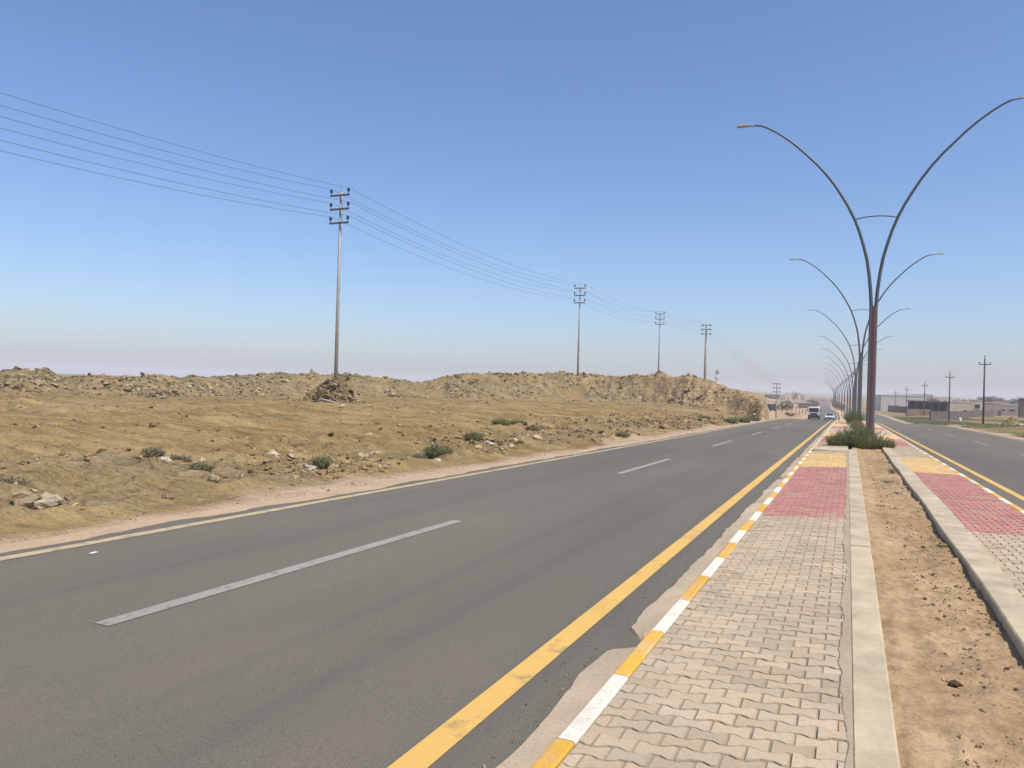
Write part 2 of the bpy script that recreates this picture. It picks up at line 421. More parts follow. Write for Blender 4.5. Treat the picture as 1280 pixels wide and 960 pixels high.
# ------------------------------------------------------------------ ground sheet
def build_ground():
    pxs = np.arange(-60, 1345, 2.0)
    az = list(np.arctan((pxs - 640) / FX))
    lo, hi = az[0], az[-1]
    n2 = 64
    rest = [hi + (2 * math.pi - (hi - lo)) * k / n2 for k in range(1, n2)]
    az = np.array(az + rest)
    rs = [0.0]; rads = [2.5]
    while rads[-1] < 5: rads.append(rads[-1] * 1.03)
    while rads[-1] < 135: rads.append(rads[-1] * 1.0068)
    while rads[-1] < 420: rads.append(rads[-1] * 1.014)
    while rads[-1] < 4000: rads.append(rads[-1] * 1.04)
    rads = np.array(rads)
    A, Rr = np.meshgrid(az, rads)
    # camera forward (-SY, CY), right (CY, SY)
    X = Rr * (np.sin(A) * CY - np.cos(A) * SY); Y = Rr * (np.sin(A) * SY + np.cos(A) * CY)
    x = X.ravel(); y = Y.ravel()
    z = terrain(x, y)
    o = x - xc(y)
    px, Z, zb, hb, t, endm, cl = bank(x, y)
    zone = np.zeros((len(x), 4), np.float32)
    nn = fbm(x * .35, y * .35, 41, 3)
    shoulder = sstep(9.4, 8.6, -o + 1.2 * nn) * (o < 0) + (sstep(12.6, 11.2, o + 1.6 * nn)) * (o > 0)
    leftfar = (o < 0) * sstep(950, 965, px) * (y > 85)
    zone[:, 0] = np.clip(shoulder + .75 * leftfar, 0, 1)
    bkm = np.clip(hb / .35, 0, 1)
    zone[:, 1] = bkm * (1 - .75 * sstep(790, 850, px)) * np.clip(.75 + nn, 0, 1)
    zone[:, 1] += .5 * sstep(9.2, 10, -o) * (1 - sstep(11, 15, -o)) * (y < 90) * np.clip(.5 + 1.6 * nn, 0, 1) * (o < 0)
    uu = x * .916 + y * .40; vv = -x * .40 + y * .916
    zone[:, 1] += .42 * sstep(.08, .26, fbm(uu * .09, vv * .42, 47, 4, .6)) * (o < -9) * (hb < .1)
    zone[:, 1] = np.clip(zone[:, 1], 0, 1)
    zone[:, 2] = bkm * sstep(780, 840, px) * np.clip(.9 + .4 * nn, 0, 1)
    grow = sstep(11.6, 13.2, o + 1.5 * nn) * np.clip(.85 + 1.9 * fbm(x * .06, y * .06, 43, 3), 0, 1) * sstep(330, 180, y)
    n2_ = fbm(x * .02, y * .008, 44, 4)
    grow = np.maximum(grow, sstep(420, 1500, Z) * np.clip(sstep(-.15, .10, n2_ + .03) + sstep(1200, 2200, Z), 0, .95))
    grow = np.maximum(grow, .5 * bkm * (1 - sstep(780, 820, px)) * sstep(.55, .95, t) * np.clip(.3 + 2 * nn, 0, 1))
    zone[:, 3] = 1 - np.clip(grow, 0, 1)
    nr, na = A.shape
    i = np.arange(nr - 1)[:, None] * na; j = np.arange(na)[None, :]; j2 = (j + 1) % na
    faces = np.stack([i + j, i + na + j, i + na + j2, i + j2], -1).reshape(-1, 4)[:, ::-1]
    ob = npmesh('ground', np.stack([x, y, z], 1), faces, M['ground'], smooth=True, zone=zone)
    tag(ob, kind='structure')
build_ground()

# ------------------------------------------------------------------ road strips
def ysamp(a, b):
    out = [a]
    while out[-1] < b:
        y = out[-1]
        out.append(y + (.5 if y < 30 else 1.5 if y < 120 else 4 if y < 300 else 15))
    out[-1] = b
    return np.array(out)
def strip(name, mat, xl, xr, dz, a, b, parent=None, thick=0.0, jl=0, jr=0, crown=0, nx=1, finish=None):
    """a ribbon along the road; xl/xr are offsets from the median line (numbers or functions of y)"""
    ys = ysamp(a, b) if not (jl or jr) else np.concatenate([np.arange(a, min(b, 60), .12), ysamp(min(b, 60), b)[0:] if b > 60 else []])
    L = xl(ys) if callable(xl) else np.full(len(ys), float(xl)); Rr = xr(ys) if callable(xr) else np.full(len(ys), float(xr))
    if jl: L = L + jl * (fbm(ys * 1.3, ys * 0 + 3, 71, 4, .65))
    if jr: Rr = Rr + jr * (fbm(ys * 1.1, ys * 0 + 9, 72, 4, .65))
    z = g(ys); cx = xc(ys)
    rows = []; k = nx + 1
    for q in range(k):
        f = q / nx
        d = dz(ys, L + (Rr - L) * f) if callable(dz) else dz
        rows.append(np.stack([cx + L + (Rr - L) * f, ys, z + d], 1))
    if thick:
        rows = [rows[0] - np.array([.0, 0, thick])] + rows + [rows[-1] - np.array([0, 0, thick])]
        k += 2
    V = np.stack(rows, 1).reshape(-1, 3); n = len(ys)
    i = np.arange(n - 1)[:, None] * k; j = np.arange(k - 1)[None, :]
    F = np.stack([i + j, i + j + 1, i + k + j + 1, i + k + j], -1).reshape(-1, 4)
    return npmesh(name, V, F, mat, parent)
Y0, Y1 = -18, 1650
RZ = -.10
roads = []
roadL = strip('road', M['asphalt'], -7.92, -1.33, RZ, Y0, Y1, thick=.25, jl=.16, nx=4); tag(roadL, kind='structure')
M['drift'] = make_tinted('drifted_sand', .95, 30, .01, .5, .1)
def drift(xa, xb, jl, jr, parent, seed):
    ys = np.concatenate([np.arange(Y0, 60, .1), ysamp(60, 700)]); a = xa + jl * fbm(ys * .9, ys * 0 + seed, 75, 5, .65); b = xb + jr * fbm(ys * .7, ys * 0 + seed, 76, 5, .65)
    z0 = g(ys) + RZ; cx = xc(ys)
    V = np.stack([np.stack([cx + a, ys, z0 - .05], 1), np.stack([cx + a * .5 + b * .5, ys, z0 + .014], 1), np.stack([cx + b, ys, z0 + .0025], 1)], 1).reshape(-1, 3)
    i = np.arange(len(ys) - 1)[:, None] * 3; j = np.arange(2)[None, :]
    F = np.stack([i + j, i + j + 1, i + 3 + j + 1, i + 3 + j], -1).reshape(-1, 4)
    if xa > xb: F = F[:, ::-1]
    npmesh('drifted_sand', V, F, M['drift'], parent, tint=np.tile(np.array([[.44, .325, .21]]), (len(F), 1)))
drift(-8.35, -7.70, .1, .17, roadL, 2)
roadR = strip('road', M['asphalt'], 2.78, 10.55, RZ, Y0, Y1, thick=.25, jr=.16, nx=4); tag(roadR, kind='structure'); drift(10.9, 10.36, .1, .2, roadR, 5)
strip('edge_line', M['yellow'], -1.91, -1.745, RZ + .005, Y0, Y1, roadL)
strip('edge_line', M['oldyellow'], -7.50, -7.345, RZ + .005, Y0, Y1, roadL)
strip('edge_line', M['yellow'], 3.25, 3.41, RZ + .005, Y0, Y1, roadR)
strip('edge_line', M['oldyellow'], 10.05, 10.18, RZ + .005, Y0, Y1, roadR)
def dashes(xm, y0, parent, step, ln, w):
    vs, fs = [], []
    y = y0
    while y < 700:
        ys = np.linspace(y, y + ln, 8)
        b = len(vs)
        for yy in ys:
            for s_ in (-1, 1):
                vs.append((float(xc(yy)) + xm + s_ * w / 2, yy, float(g(yy)) + RZ + .005))
        for k in range(7): fs.append((b + 2 * k, b + 2 * k + 1, b + 2 * k + 3, b + 2 * k + 2))
        y += step
    npmesh('lane_dashes', vs, fs, M['white'], parent)
dashes(-4.86, 3.9 - 13.6, roadL, 13.6, 5.5, .15)
dashes(6.75, 47 - 13.6 * 3, roadR, 13.6, 5.0, .14)

# ------------------------------------------------------------------ footpaths
def crossL(y, x): return -.045 + (x + 1.18) * .05
GREY, PINK, YEL = (.475, .372, .252), (.45, .208, .170), (.67, .455, .19)
def zone_col(y):
    if y < 12.25: return GREY
    if y < 22.75: return PINK
    if y < 29.5: return YEL
    q = (y - 38.5) % 25
    if y < 38.5: return GREY
    return PINK if q < 8 else YEL if q < 15 else GREY
def clip_poly(poly, xa, xb):
    for side, lim in ((1, xa), (-1, xb)):
        out = []
        for i in range(len(poly)):
            p, q = poly[i], poly[(i + 1) % len(poly)]
            ip, iq = side * (p[0] - lim) >= 0, side * (q[0] - lim) >= 0
            if ip: out.append(p)
            if ip != iq:
                t = (lim - p[0]) / (q[0] - p[0]); out.append((lim, p[1] + t * (q[1] - p[1])))
        poly = out
        if len(poly) < 3: return []
    return poly
def pavers(name, xl, xr, zf, ya, yb, parent):
    vs, fl, tl = [], [], []; W, D, A_, gp = .2, .125, .0140, .0052
    row = 0; y = ya
    me_v = []; me_f = []; cols = []
    while y < yb:
        lx = xl(y + D / 2) if callable(xl) else xl; rx = xr(y + D / 2) if callable(xr) else xr
        base = zone_col(y)
        x = -8 * W * 4 + (row % 2) * W / 2
        k0 = math.floor((lx - x) / W)
        x += k0 * W
        while x < rx:
            poly = [(x + gp / 2, y - A_), (x + .03, y - A_), (x + .07, y + A_), (x + .13, y + A_), (x + .17, y - A_), (x + W - gp / 2, y - A_),
                    (x + W - gp / 2, y + D + A_ - gp), (x + .17, y + D + A_ - gp), (x + .13, y + D - A_ - gp), (x + .07, y + D - A_ - gp), (x + .03, y + D + A_ - gp), (x + gp / 2, y + D + A_ - gp)]
            if x < lx or x + W > rx: poly = clip_poly(poly, lx, rx)
            if poly and max(p[0] for p in poly) - min(p[0] for p in poly) > .02:
                cx_ = sum(p[0] for p in poly) / len(poly); cy_ = sum(p[1] for p in poly) / len(poly)
                jz = random.gauss(0, .0019); tx = random.gauss(0, .011); ty = random.gauss(0, .014)
                jx, jy = random.gauss(0, .0012), random.gauss(0, .0012)
                n = len(poly); b = len(me_v)
                for s_, dz in ((1, -.011), (.955, 0)):
                    for px, py in poly:
                        sx = 1 if s_ == 1 else 1 - .006 / W * 2; sy = 1 if s_ == 1 else 1 - .006 / D * 2
                        qx, qy = cx_ + (px - cx_) * sx + jx, cy_ + (py - cy_) * sy + jy
                        me_v.append((float(qx), float(qy), float(g(qy)) + zf(qy, qx) + dz + jz + tx * (qx - cx_) + ty * (qy - cy_)))
                k = random.uniform(.90, 1.09); hue = random.uniform(-.03, .03)
                if base is GREY and random.random() < .15: k *= .88
                cc = (base[0] * k * (1 + hue), base[1] * k, base[2] * k * (1 - hue))
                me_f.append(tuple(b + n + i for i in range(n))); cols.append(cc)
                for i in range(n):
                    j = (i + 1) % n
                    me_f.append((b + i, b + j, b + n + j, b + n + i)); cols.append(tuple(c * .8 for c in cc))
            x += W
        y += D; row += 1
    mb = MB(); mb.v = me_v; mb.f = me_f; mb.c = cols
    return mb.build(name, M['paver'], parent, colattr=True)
def bands(name, xl, xr, zf, ya, yb, parent):
    """paving beyond the blocks one can tell apart"""
    ys = list(np.arange(ya, 130, .5)) + list(ysamp(130, yb))
    mb = MB()
    for a, b in zip(ys[:-1], ys[1:]):
        q = []
        for yy in (a, b):
            l = float(xl(yy) if callable(xl) else xl); r = float(xr(yy) if callable(xr) else xr)
            for xx in (l, r): q.append((float(xc(yy)) + xx, yy, float(g(yy)) + zf(yy, xx)))
        mb.add(q, [(0, 1, 3, 2)], zone_col((a + b) / 2))
    return mb.build(name, M['paver'], parent, colattr=True)

bed_y = np.array([-18, 4, 7, 10, 16, 24, 32, 46, 60, 2000.]); bed_x = np.array([1.16, 1.16, 1.18, 1.22, 1.26, 1.28, 1.32, 1.46, 1.46, 1.46])
def soil_r(y): return np.interp(y, bed_y, bed_x) + .010 * np.sin(np.asarray(y) * .9) * (np.asarray(y) < 40)
def rpav_l(y): return soil_r(y) + np.interp(y, [5, 12, 22, 32], [.22, .34, .34, .32])
crossR = lambda y, x: 0.0
M['sandjoint'] = simple('jointing_sand', (.27, .21, .145), .95, 0, .3, 8)
M['soilm'] = None
# sand bed under the blocks is the footpath itself; blocks and kerbs are its parts
pathL = strip('footpath', M['sandjoint'], -1.18, .06, lambda y, x: crossL(y, x) - .0095, Y0, Y1, thick=.2); tag(pathL, kind='structure')
pathR = strip('footpath', M['sandjoint'], rpav_l, 2.68, -.0095, Y0, Y1, thick=.2); tag(pathR, kind='structure')
pavers('paving_blocks', -1.172, .05, crossL, 1.5, 42, pathL)
bands('paving_blocks', -1.172, .05, crossL, 42, Y1, pathL)
pavers('paving_blocks', rpav_l, 2.675, crossR, 1.5, 42, pathR)
bands('paving_blocks', rpav_l, 2.675, crossR, 42, Y1, pathR)
# painted kerb stones, one metre each
def kerb(name, x0, x1, zt, parent, phase, sgn, first):
    mb = MB(); y = -6.0 + phase
    k = 0
    while y < 420:
        yel = (k + first) % 2 == 0
        for (a, b) in ((y + .004, y + .996),):
            base = (.68, .37, .05) if yel else (.76, .70, .58)
            w = random.uniform(.88, 1.05); cc = tuple(c * w for c in base)
            jx = random.gauss(0, .004); zz = float(g((a + b) / 2)); cx_ = float(xc(y))
            zA, zB = float(g(a)) + zt, float(g(b)) + zt
            bv = .012
            prof = [(x0, -.14), (x0, -bv), (x0 + bv, 0), (x1 - bv, 0), (x1, -bv), (x1, -.14)]
            vs = [(cx_ + jx + p, a, zA + q) for p, q in prof] + [(cx_ + jx + p, b, zB + q) for p, q in prof]
            n = len(prof)
            fs = [(i, i + 1, n + i + 1, n + i) for i in range(n - 1)] + [tuple(range(n)), tuple(range(2 * n - 1, n - 1, -1))]
            mb.add(vs, [f[::-1] for f in fs], cc)
        y += 1.0; k += 1
    return mb.build(name, M['kerb'], parent, colattr=True)
kerb('kerb', -1.285, -1.18, -.035, pathL, .60, 1, 0)
kerb('kerb', 2.68, 2.80, .004, pathR, .30, -1, 1)
# mortar apron between kerb and asphalt, broken edge and gaps
def apron():
    mb = MB(); ys = np.arange(-4, 140, .06)
    w = .175 + .05 * fbm(ys * 1.1, ys * 0, 81, 4, .65)
    gapn = fbm(ys * .35, ys * 0 + 4, 82, 2)
    hole = np.clip(sstep(.10, .30, np.abs(ys - 5.42) + .05 * vnoise(ys * 14, ys * 0, 3)), 0, 1) * np.clip(sstep(.3, .38, np.abs(ys - 19.0)), .15, 1) * np.clip(sstep(.2, .3, np.abs(ys - 27.3)), .15, 1)
    w = np.clip(w * (.25 + .75 * hole) , .02, .4)
    top = RZ + .035 + .02 * fbm(ys * 2, ys * 0 + 2, 83, 3)
    col = np.array([.46, .36, .245])
    rows = []
    for i, yy in enumerate(ys):
        zz = float(g(yy)); x1 = -1.287; x0 = x1 - w[i]
        h = hole[i]
        rows.append([(x0 - .02, yy, zz + RZ - .01), (x0 + .004, yy, zz + top[i] * h + (RZ + .008) * (1 - h) - .006), (x0 + .5 * w[i], yy, zz + top[i] * h + (RZ + .01) * (1 - h) + .008), (x1 + .004, yy, zz - .040 if h > .5 else zz - .085), (x1 + (.020 if h > .5 else .010), yy, zz - .0335 if h > .5 else zz - .085)])
    for i in range(len(ys) - 1):
        c = col * (1 + .25 * float(vnoise(ys[i] * 1.2, 0., 85)))
        for k in range(4):
            mb.add([rows[i][k], rows[i][k + 1], rows[i + 1][k + 1], rows[i + 1][k]], [(0, 1, 2, 3)], tuple(c if k else c * .8))
    return mb.build('mortar_apron', M['mortar'], pathL, colattr=True)
apron()
# concrete edgings of the planting bed
def edging(name, xl, xr, zt, a, b, seglen, parent, bev=.012):
    mb = MB(); y = a
    while y < b:
        yb_ = min(y + seglen, b)
        sub = np.linspace(y + .003, yb_ - .003, max(2, int(seglen / .5) + 1) if y < 60 else 2)
        vs = []; n = 6
        jz = random.gauss(0, .004); tone = random.uniform(.9, 1.08)
        for yy in sub:
            l = float(xl(yy) if callable(xl) else xl); r = float(xr(yy) if callable(xr) else xr)
            cx_ = float(xc(yy)); zz = float(g(yy)) + zt + jz
            vs += [(cx_ + p, yy, zz + q) for p, q in ((l, -.22), (l, -bev), (l + bev, 0), (r - bev, 0), (r, -bev), (r, -.22))]
        fs = []
        for q in range(len(sub) - 1):
            fs += [(q * n + i, q * n + i + 1, (q + 1) * n + i + 1, (q + 1) * n + i) for i in range(n - 1)]
        fs += [tuple(range(n)), tuple(range(len(vs) - 1, len(vs) - n - 1, -1))]
        mb.add(vs, [f[::-1] for f in fs])
        y = yb_
    return mb.build(name, M['conc'], parent)
wl = lambda y: np.interp(y, [4, 9, 33], [.265, .29, .36])
edging('bed_edging', .062, wl, .016, -6, 32.6, 3.2, pathL)
edging('bed_edging', .062, lambda y: .36, .02, 36, 420, 8, pathL)
edging('bed_edging', soil_r, lambda y: rpav_l(y) - .004, .022, -6, 420, 3.0, pathR)
def fillet():
    ys = np.arange(1.0, 31, .05); mb = MB()
    w = .075 + .05 * fbm(ys * 1.4, ys * 0 + 1, 87, 4, .65)
    rows = [[(.066 - w[i], yy, float(g(yy)) + crossL(yy, .066 - w[i]) - .013), (.066 - w[i] + .02, yy, float(g(yy)) + crossL(yy, .03) + .005 + .003 * float(vnoise(yy * 5, 1., 88))), (.067, yy, float(g(yy)) + .019)] for i, yy in enumerate(ys)]
    for i in range(len(ys) - 1):
        for k in range(2): mb.add([rows[i][k], rows[i][k + 1], rows[i + 1][k + 1], rows[i + 1][k]], [(0, 1, 2, 3)], (.36, .29, .20))
    mb.build('cement_fillet', M['mortar'], pathL, colattr=True)
fillet()
mb = MB()
zz = float(g(31.6)); mb.box((-.56, 31.9, zz - .10), (1.22, 1.9, .27)); mb.build('concrete_slab', M['conc'], pathL, bevel=.012)

# planting bed soil
def make_bedsoil():
    m, nt, b = mat_new('bed_soil'); n = N(nt)
    a = n.noise(1.3, 6, .65); f = n.noise(38, 5, .7); cl = n.noise(9, 5, .6)
    c = n.ramp(a, [(.3, (.285, .188, .100)), (.5, (.37, .25, .138)), (.7, (.47, .335, .195))])
    c = n.mix(.6, c, n.ramp(cl, [(.3, (.62, .6, .57)), (.55, (1, 1, 1)), (.75, (1.2, 1.18, 1.12))]), 'MULTIPLY')
    c = n.mix(.6, c, n.ramp(f, [(.28, (.5, .48, .46)), (.5, (1, 1, 1)), (.75, (1.25, 1.22, 1.2))]), 'MULTIPLY')
    nt.links.new(c, b.inputs['Base Color']); b.inputs['Roughness'].default_value = .95; b.inputs['Specular IOR Level'].default_value = .1
    nt.links.new(n.bump(f, .012, .9, n.bump(cl, .03, .8)), b.inputs['Normal'])
    return m
M['soilm'] = make_bedsoil()
def bed_z(x, y):
    return (g(y) - .06 + .05 * fbm(x * 1.6, y * 1.0, 91, 4) + .030 * ridged(x * 4, y * 4, 92, 2) + .018 * fbm(x * 11, y * 11, 93, 2)
            - .015 * sstep(.5, 1.1, x) + .03 * sstep(.55, .3, x))
def bed():
    ys = np.concatenate([np.arange(1.5, 14, .022), np.arange(14, 60, .07)]); nx = 46
    f = np.linspace(0, 1, nx)
    L = np.full(len(ys), .20); Rr = soil_r(ys) + .03
    X = L[:, None] + (Rr - L)[:, None] * f; Yv = np.repeat(ys[:, None], nx, 1)
    Zv = bed_z(X, Yv); X = X + xc(Yv)
    i = np.arange(len(ys) - 1)[:, None] * nx; j = np.arange(nx - 1)[None, :]
    F = np.stack([i + j, i + j + 1, i + nx + j + 1, i + nx + j], -1).reshape(-1, 4)
    o = npmesh('soil_bed', np.stack([X, Yv, Zv], -1).reshape(-1, 3), F, M['soilm'], smooth=True); tag(o, kind='structure')
    o2 = strip('soil_bed', M['soilm'], .3, 1.5, -.05, 60, Y1); tag(o2, kind='structure')
bed()

# ------------------------------------------------------------------ stones
def rock_templates(n=14, pts=9, sub=0):
    """angular broken stones: hulls of a few random points"""
    out = []
    for k in range(n):
        bm = bmesh.new()
        P = RNG.normal(size=(pts, 3)); P /= np.linalg.norm(P, axis=1)[:, None]
        P *= RNG.uniform(.75, 1.1, (pts, 1)) * np.array([1, RNG.uniform(.55, .9), RNG.uniform(.35, .7)])
        for p in P: bm.verts.new(p)
        res = bmesh.ops.convex_hull(bm, input=bm.verts)
        junk = [e for e in res['geom_interior'] + res['geom_unused'] if isinstance(e, bmesh.types.BMVert)]
        if junk: bmesh.ops.delete(bm, geom=list(set(junk)), context='VERTS')
        if sub:
            bmesh.ops.subdivide_edges(bm, edges=bm.edges[:], cuts=sub, use_grid_fill=True)
        bmesh.ops.triangulate(bm, faces=bm.faces[:])
        bmesh.ops.recalc_face_normals(bm, faces=bm.faces[:])
        bm.verts.index_update()
        v = np.array([p.co[:] for p in bm.verts]); f = np.array([[q.index for q in p.verts] for p in bm.faces]); bm.free()
        if sub: v = v + .06 * RNG.normal(size=v.shape)
        out.append((v, f))
    return out
RT = rock_templates(18, 9); RT2 = rock_templates(8, 12, 2)
def scatter_stones(name, pts, sizes, cols, zfun, mat, sink=.3, parent=None):
    V, F, C = [], [], []; b = 0
    zs = zfun(pts[:, 0], pts[:, 1])
    for i in range(len(pts)):
        v, f = RT[RNG.integers(len(RT))]
        a, bb, cc = RNG.uniform(0, 6.28), RNG.normal(0, .35), RNG.normal(0, .35)
        Rm = np.array(Matrix.Rotation(a, 3, 'Z') @ Matrix.Rotation(bb, 3, 'X') @ Matrix.Rotation(cc, 3, 'Y'))
        w = (v * sizes[i]) @ Rm.T + np.array([pts[i, 0], pts[i, 1], zs[i] + sizes[i] * .5 * (.55 - sink)])
        V.append(w); F.append(f + b); b += len(v); C.append(np.repeat(cols[i][None], len(f), 0))
    return npmesh(name, np.concatenate(V), np.concatenate(F), mat, parent, tint=np.concatenate(C))
def stone_cols(n, lo, hi, sp=.2):
    t = RNG.uniform(0, 1, (n, 1)); c = np.array(lo) * (1 - t) + np.array(hi) * t
    return c * (1 + sp * RNG.normal(size=(n, 1)))
# pebbles and crumbs in the bed
n = 7000
py = 2.2 + 28 * RNG.power(.62, n); pxx = RNG.uniform(.3, 1, n) * (soil_r(py) - .34) + .3
keep = fbm(pxx * 2, py * 1.2, 95, 2) + RNG.uniform(-.3, .3, n) > -.02
pts = np.stack([pxx, py], 1)[keep]
ob = scatter_stones('pebbles', pts, np.clip(RNG.lognormal(-4.75, .6, len(pts)), .003, .035), stone_cols(len(pts), (.10, .065, .035), (.40, .29, .18)), bed_z, M['stone'], .1)
tag(ob, 'small pebbles and clods strewn over the sandy planting bed', 'pebbles', kind='stuff')
# broken asphalt crumbs along the kerb
n = 420
py = RNG.uniform(2.4, 22, n); pxx = -1.52 + .07 * RNG.normal(size=n) - .03
ob = scatter_stones('gravel', np.stack([pxx, py], 1), np.clip(RNG.lognormal(-5.1, .5, n), .002, .014), stone_cols(n, (.16, .13, .10), (.40, .32, .23)), lambda x, y: g(y) + RZ + .004, M['stone'])
tag(ob, 'loose grit along the broken asphalt edge beside the painted kerb', 'gravel', kind='stuff')
# roadside shoulder gravel
n = 2600
py = 2.0 + 75 * RNG.power(.7, n); pxx = -8.0 - np.abs(RNG.normal(0, .45, n)) - RNG.uniform(0, .1, n)
ob = scatter_stones('gravel', np.stack([pxx, py], 1), np.clip(RNG.lognormal(-4.0, .5, n), .008, .05), stone_cols(n, (.16, .115, .08), (.52, .42, .31)), terrain, M['stone'])
tag(ob, 'loose gravel on the pinkish dirt shoulder of the left road', 'gravel', kind='stuff')
# debris along the edge of the field
def debris():
    n = 24000
    py = 1.5 + 84 * RNG.power(.75, n); d = np.abs(RNG.gamma(2.0, 1.1, n)) + .3
    pxx = -8.9 - d
    cl = fbm(pxx * .35, py * .22, 97, 3) + RNG.uniform(-.22, .22, n)
    cl = cl + .05 * sstep(15, 9, py) - .01
    k = cl > .0
    pts = np.stack([pxx, py], 1)[k]; m = len(pts)
    sz = np.clip(RNG.lognormal(-2.95, .6, m), .02, .26) * (.58 + .42 * sstep(8, 26, pts[:, 1]))
    cols = stone_cols(m, (.15, .098, .050), (.42, .32, .20))
    ob = scatter_stones('rubble', pts, sz, cols, terrain, M['stone'], .2)
    tag(ob, 'broken stone rubble along the roadside edge of the scraped field', 'rubble', kind='stuff')
    n = 34000
    py = RNG.uniform(4, 110, n); pxx = -RNG.uniform(12, 75, n)
    px, Z, zb, hb, t, e, c = bank(pxx, py)
    k = (Z < zb) & (px > -150) & (fbm(pxx * .2, py * .2, 98, 2) + RNG.uniform(-.2, .2, n) > .02)
    pts = np.stack([pxx, py], 1)[k]; m = len(pts)
    ob = scatter_stones('rubble', pts, np.clip(RNG.lognormal(-3.0, .5, m), .02, .22), stone_cols(m, (.13, .08, .036), (.36, .26, .145)), terrain, M['stone'], .25)
    tag(ob, 'clods and small stones scattered across the tan scraped field', 'rubble', kind='stuff')
debris()
def bank_rubble():
    m = 0; P = []; 
    n = 42000
    px = RNG.uniform(-90, 956, n); dz = RNG.uniform(-1.5, 10, n)
    zb = np.interp(px, _bp, _bZ); Z = zb + dz
    u = (px - 640) / FX * Z
    x = u * CY - Z * SY; y = u * SY + Z * CY
    dens = np.interp(px, [-90, 0, 60, 90, 130, 250, 330, 420, 520, 580, 620, 660, 740, 790, 830, 870, 956], [.8, .8, .7, .3, .8, .7, .6, .5, .6, .95, .85, .5, .7, .95, .9, .85, .8])
    k = (RNG.uniform(0, 1, n) < dens * .42) & (fbm(x * .3, y * .3, 99, 3) + RNG.uniform(-.3, .3, n) > -.05)
    pts = np.stack([x, y], 1)[k]; m = len(pts)
    sz = np.clip(RNG.lognormal(-1.95, .55, m), .06, .62)
    warm = (px[k] > 800)[:, None]
    cols = np.where(warm, stone_cols(m, (.18, .115, .058), (.42, .31, .19)), stone_cols(m, (.15, .11, .06), (.40, .315, .19)))
    ob = scatter_stones('rubble', pts, sz, cols, terrain, M['stone'], .35)
    tag(ob, 'heaped stone rubble covering the spoil banks behind the field', 'rubble', kind='stuff')
bank_rubble()

def big_rock(px_, Z, s, label, name='rock', col=(.42, .33, .22), rot=0, tilt=.2, loc=None, flat=1.0, zf=None, sink=.25, n=None):
    s *= .58; v, f = RT2[(n if n is not None else RNG.integers(len(RT2)))]
    Rm = np.array(Matrix.Rotation(rot, 3, 'Z') @ Matrix.Rotation(tilt, 3, 'X'))
    w = (v * np.array([s, s * .8, s * flat])) @ Rm.T
    x, y = loc if loc else at(px_, Z)
    z = zf(np.array([x]), np.array([y]))[0] if zf else T(x, y)
    o = npmesh(name, w, f, M['stone'], tint=np.repeat(np.array(col)[None], len(f), 0))
    o.location = (x, y, z + s * flat * (.45 - sink))
    return tag(o, label, 'rock', 'loose rocks' if zf is None else None)

def along(px_, lat):
    """depth at which a bearing crosses the given offset left of the median line"""
    a = math.atan((px_ - 640) / FX) - YAW
    rng = lat / math.sin(-a) if a < 0 else 50
    return rng * math.cos(math.atan((px_ - 640) / FX))
rocks = [
 (33, 9.9, .52, 'large pale boulder with a dark hollow at the field edge, beside two smaller slabs', (.40, .31, .19), .4, .1),
 (62, 9.7, .44, 'pale slab of rock leaning on the big boulder by the dirt shoulder', (.52, .43, .31), 1.3, .5),
 (83, 9.9, .34, 'wedge shaped dark rock right of the leaning pale slab', (.27, .20, .13), 2.2, .7),
 (208, 12.6, .32, 'bright whitish rock between two small dry bushes in the field', (.66, .60, .50), .5, .1),
 (213, 9.6, .20, 'brown cube shaped rock standing on the shoulder edge', (.33, .24, .15), 1.0, .2),
 (272, 9.9, .26, 'rounded tan rock at the end of the row of roadside debris', (.45, .35, .22), .2, .2),
 (305, 10.0, .26, 'low tan slab beside a rounded rock at the shoulder edge', (.50, .40, .27), 2.0, .1),
 (345, 12.2, .40, 'flat whitish slab lying behind the small green tuft', (.60, .52, .40), .7, .05),
 (388, 10.2, .36, 'long flat pale slab just left of the small green tuft', (.58, .50, .39), 1.2, .1),
 (473, 10.4, .36, 'pale chunk of rock at the roadside between two green tufts', (.54, .45, .33), .3, .2),
 (546, 10.2, .42, 'white broken slab in front of the biggest green tuft', (.68, .63, .55), .9, .1),
 (553, 22.0, .48, 'single white capped rock alone in the middle of the scraped field', (.66, .58, .45), .2, .2),
 (612, 10.6, .5, 'broad flat slab lying right of the pair of green tufts', (.55, .46, .34), .4, .05),
 (672, 10.4, .5, 'light tan slab at the shoulder beyond the last green tufts', (.56, .46, .33), 1.1, .1),
 (205, 42, .62, 'pale boulder standing out at the foot of the left rubble bank', (.52, .45, .33), .6, .2),
 (137, 46, .5, 'low dark boulder at the foot of the left rubble bank', (.24, .19, .13), .6, .2),
]
for i, (p, lat, s, lb, c, rt, tl) in enumerate(rocks):
    c = tuple(k * .82 for k in c)
    big_rock(p, along(p, lat), s, lb, col=c, rot=rt, tilt=tl, n=i % 8, flat=1.25 if i < 6 else .85)
st = big_rock(0, 0, .088, 'dark brown stone lying alone on the sandy planting bed', col=(.10, .072, .05), loc=(.65, 5.5), zf=bed_z, n=1, sink=.1, flat=1.2)
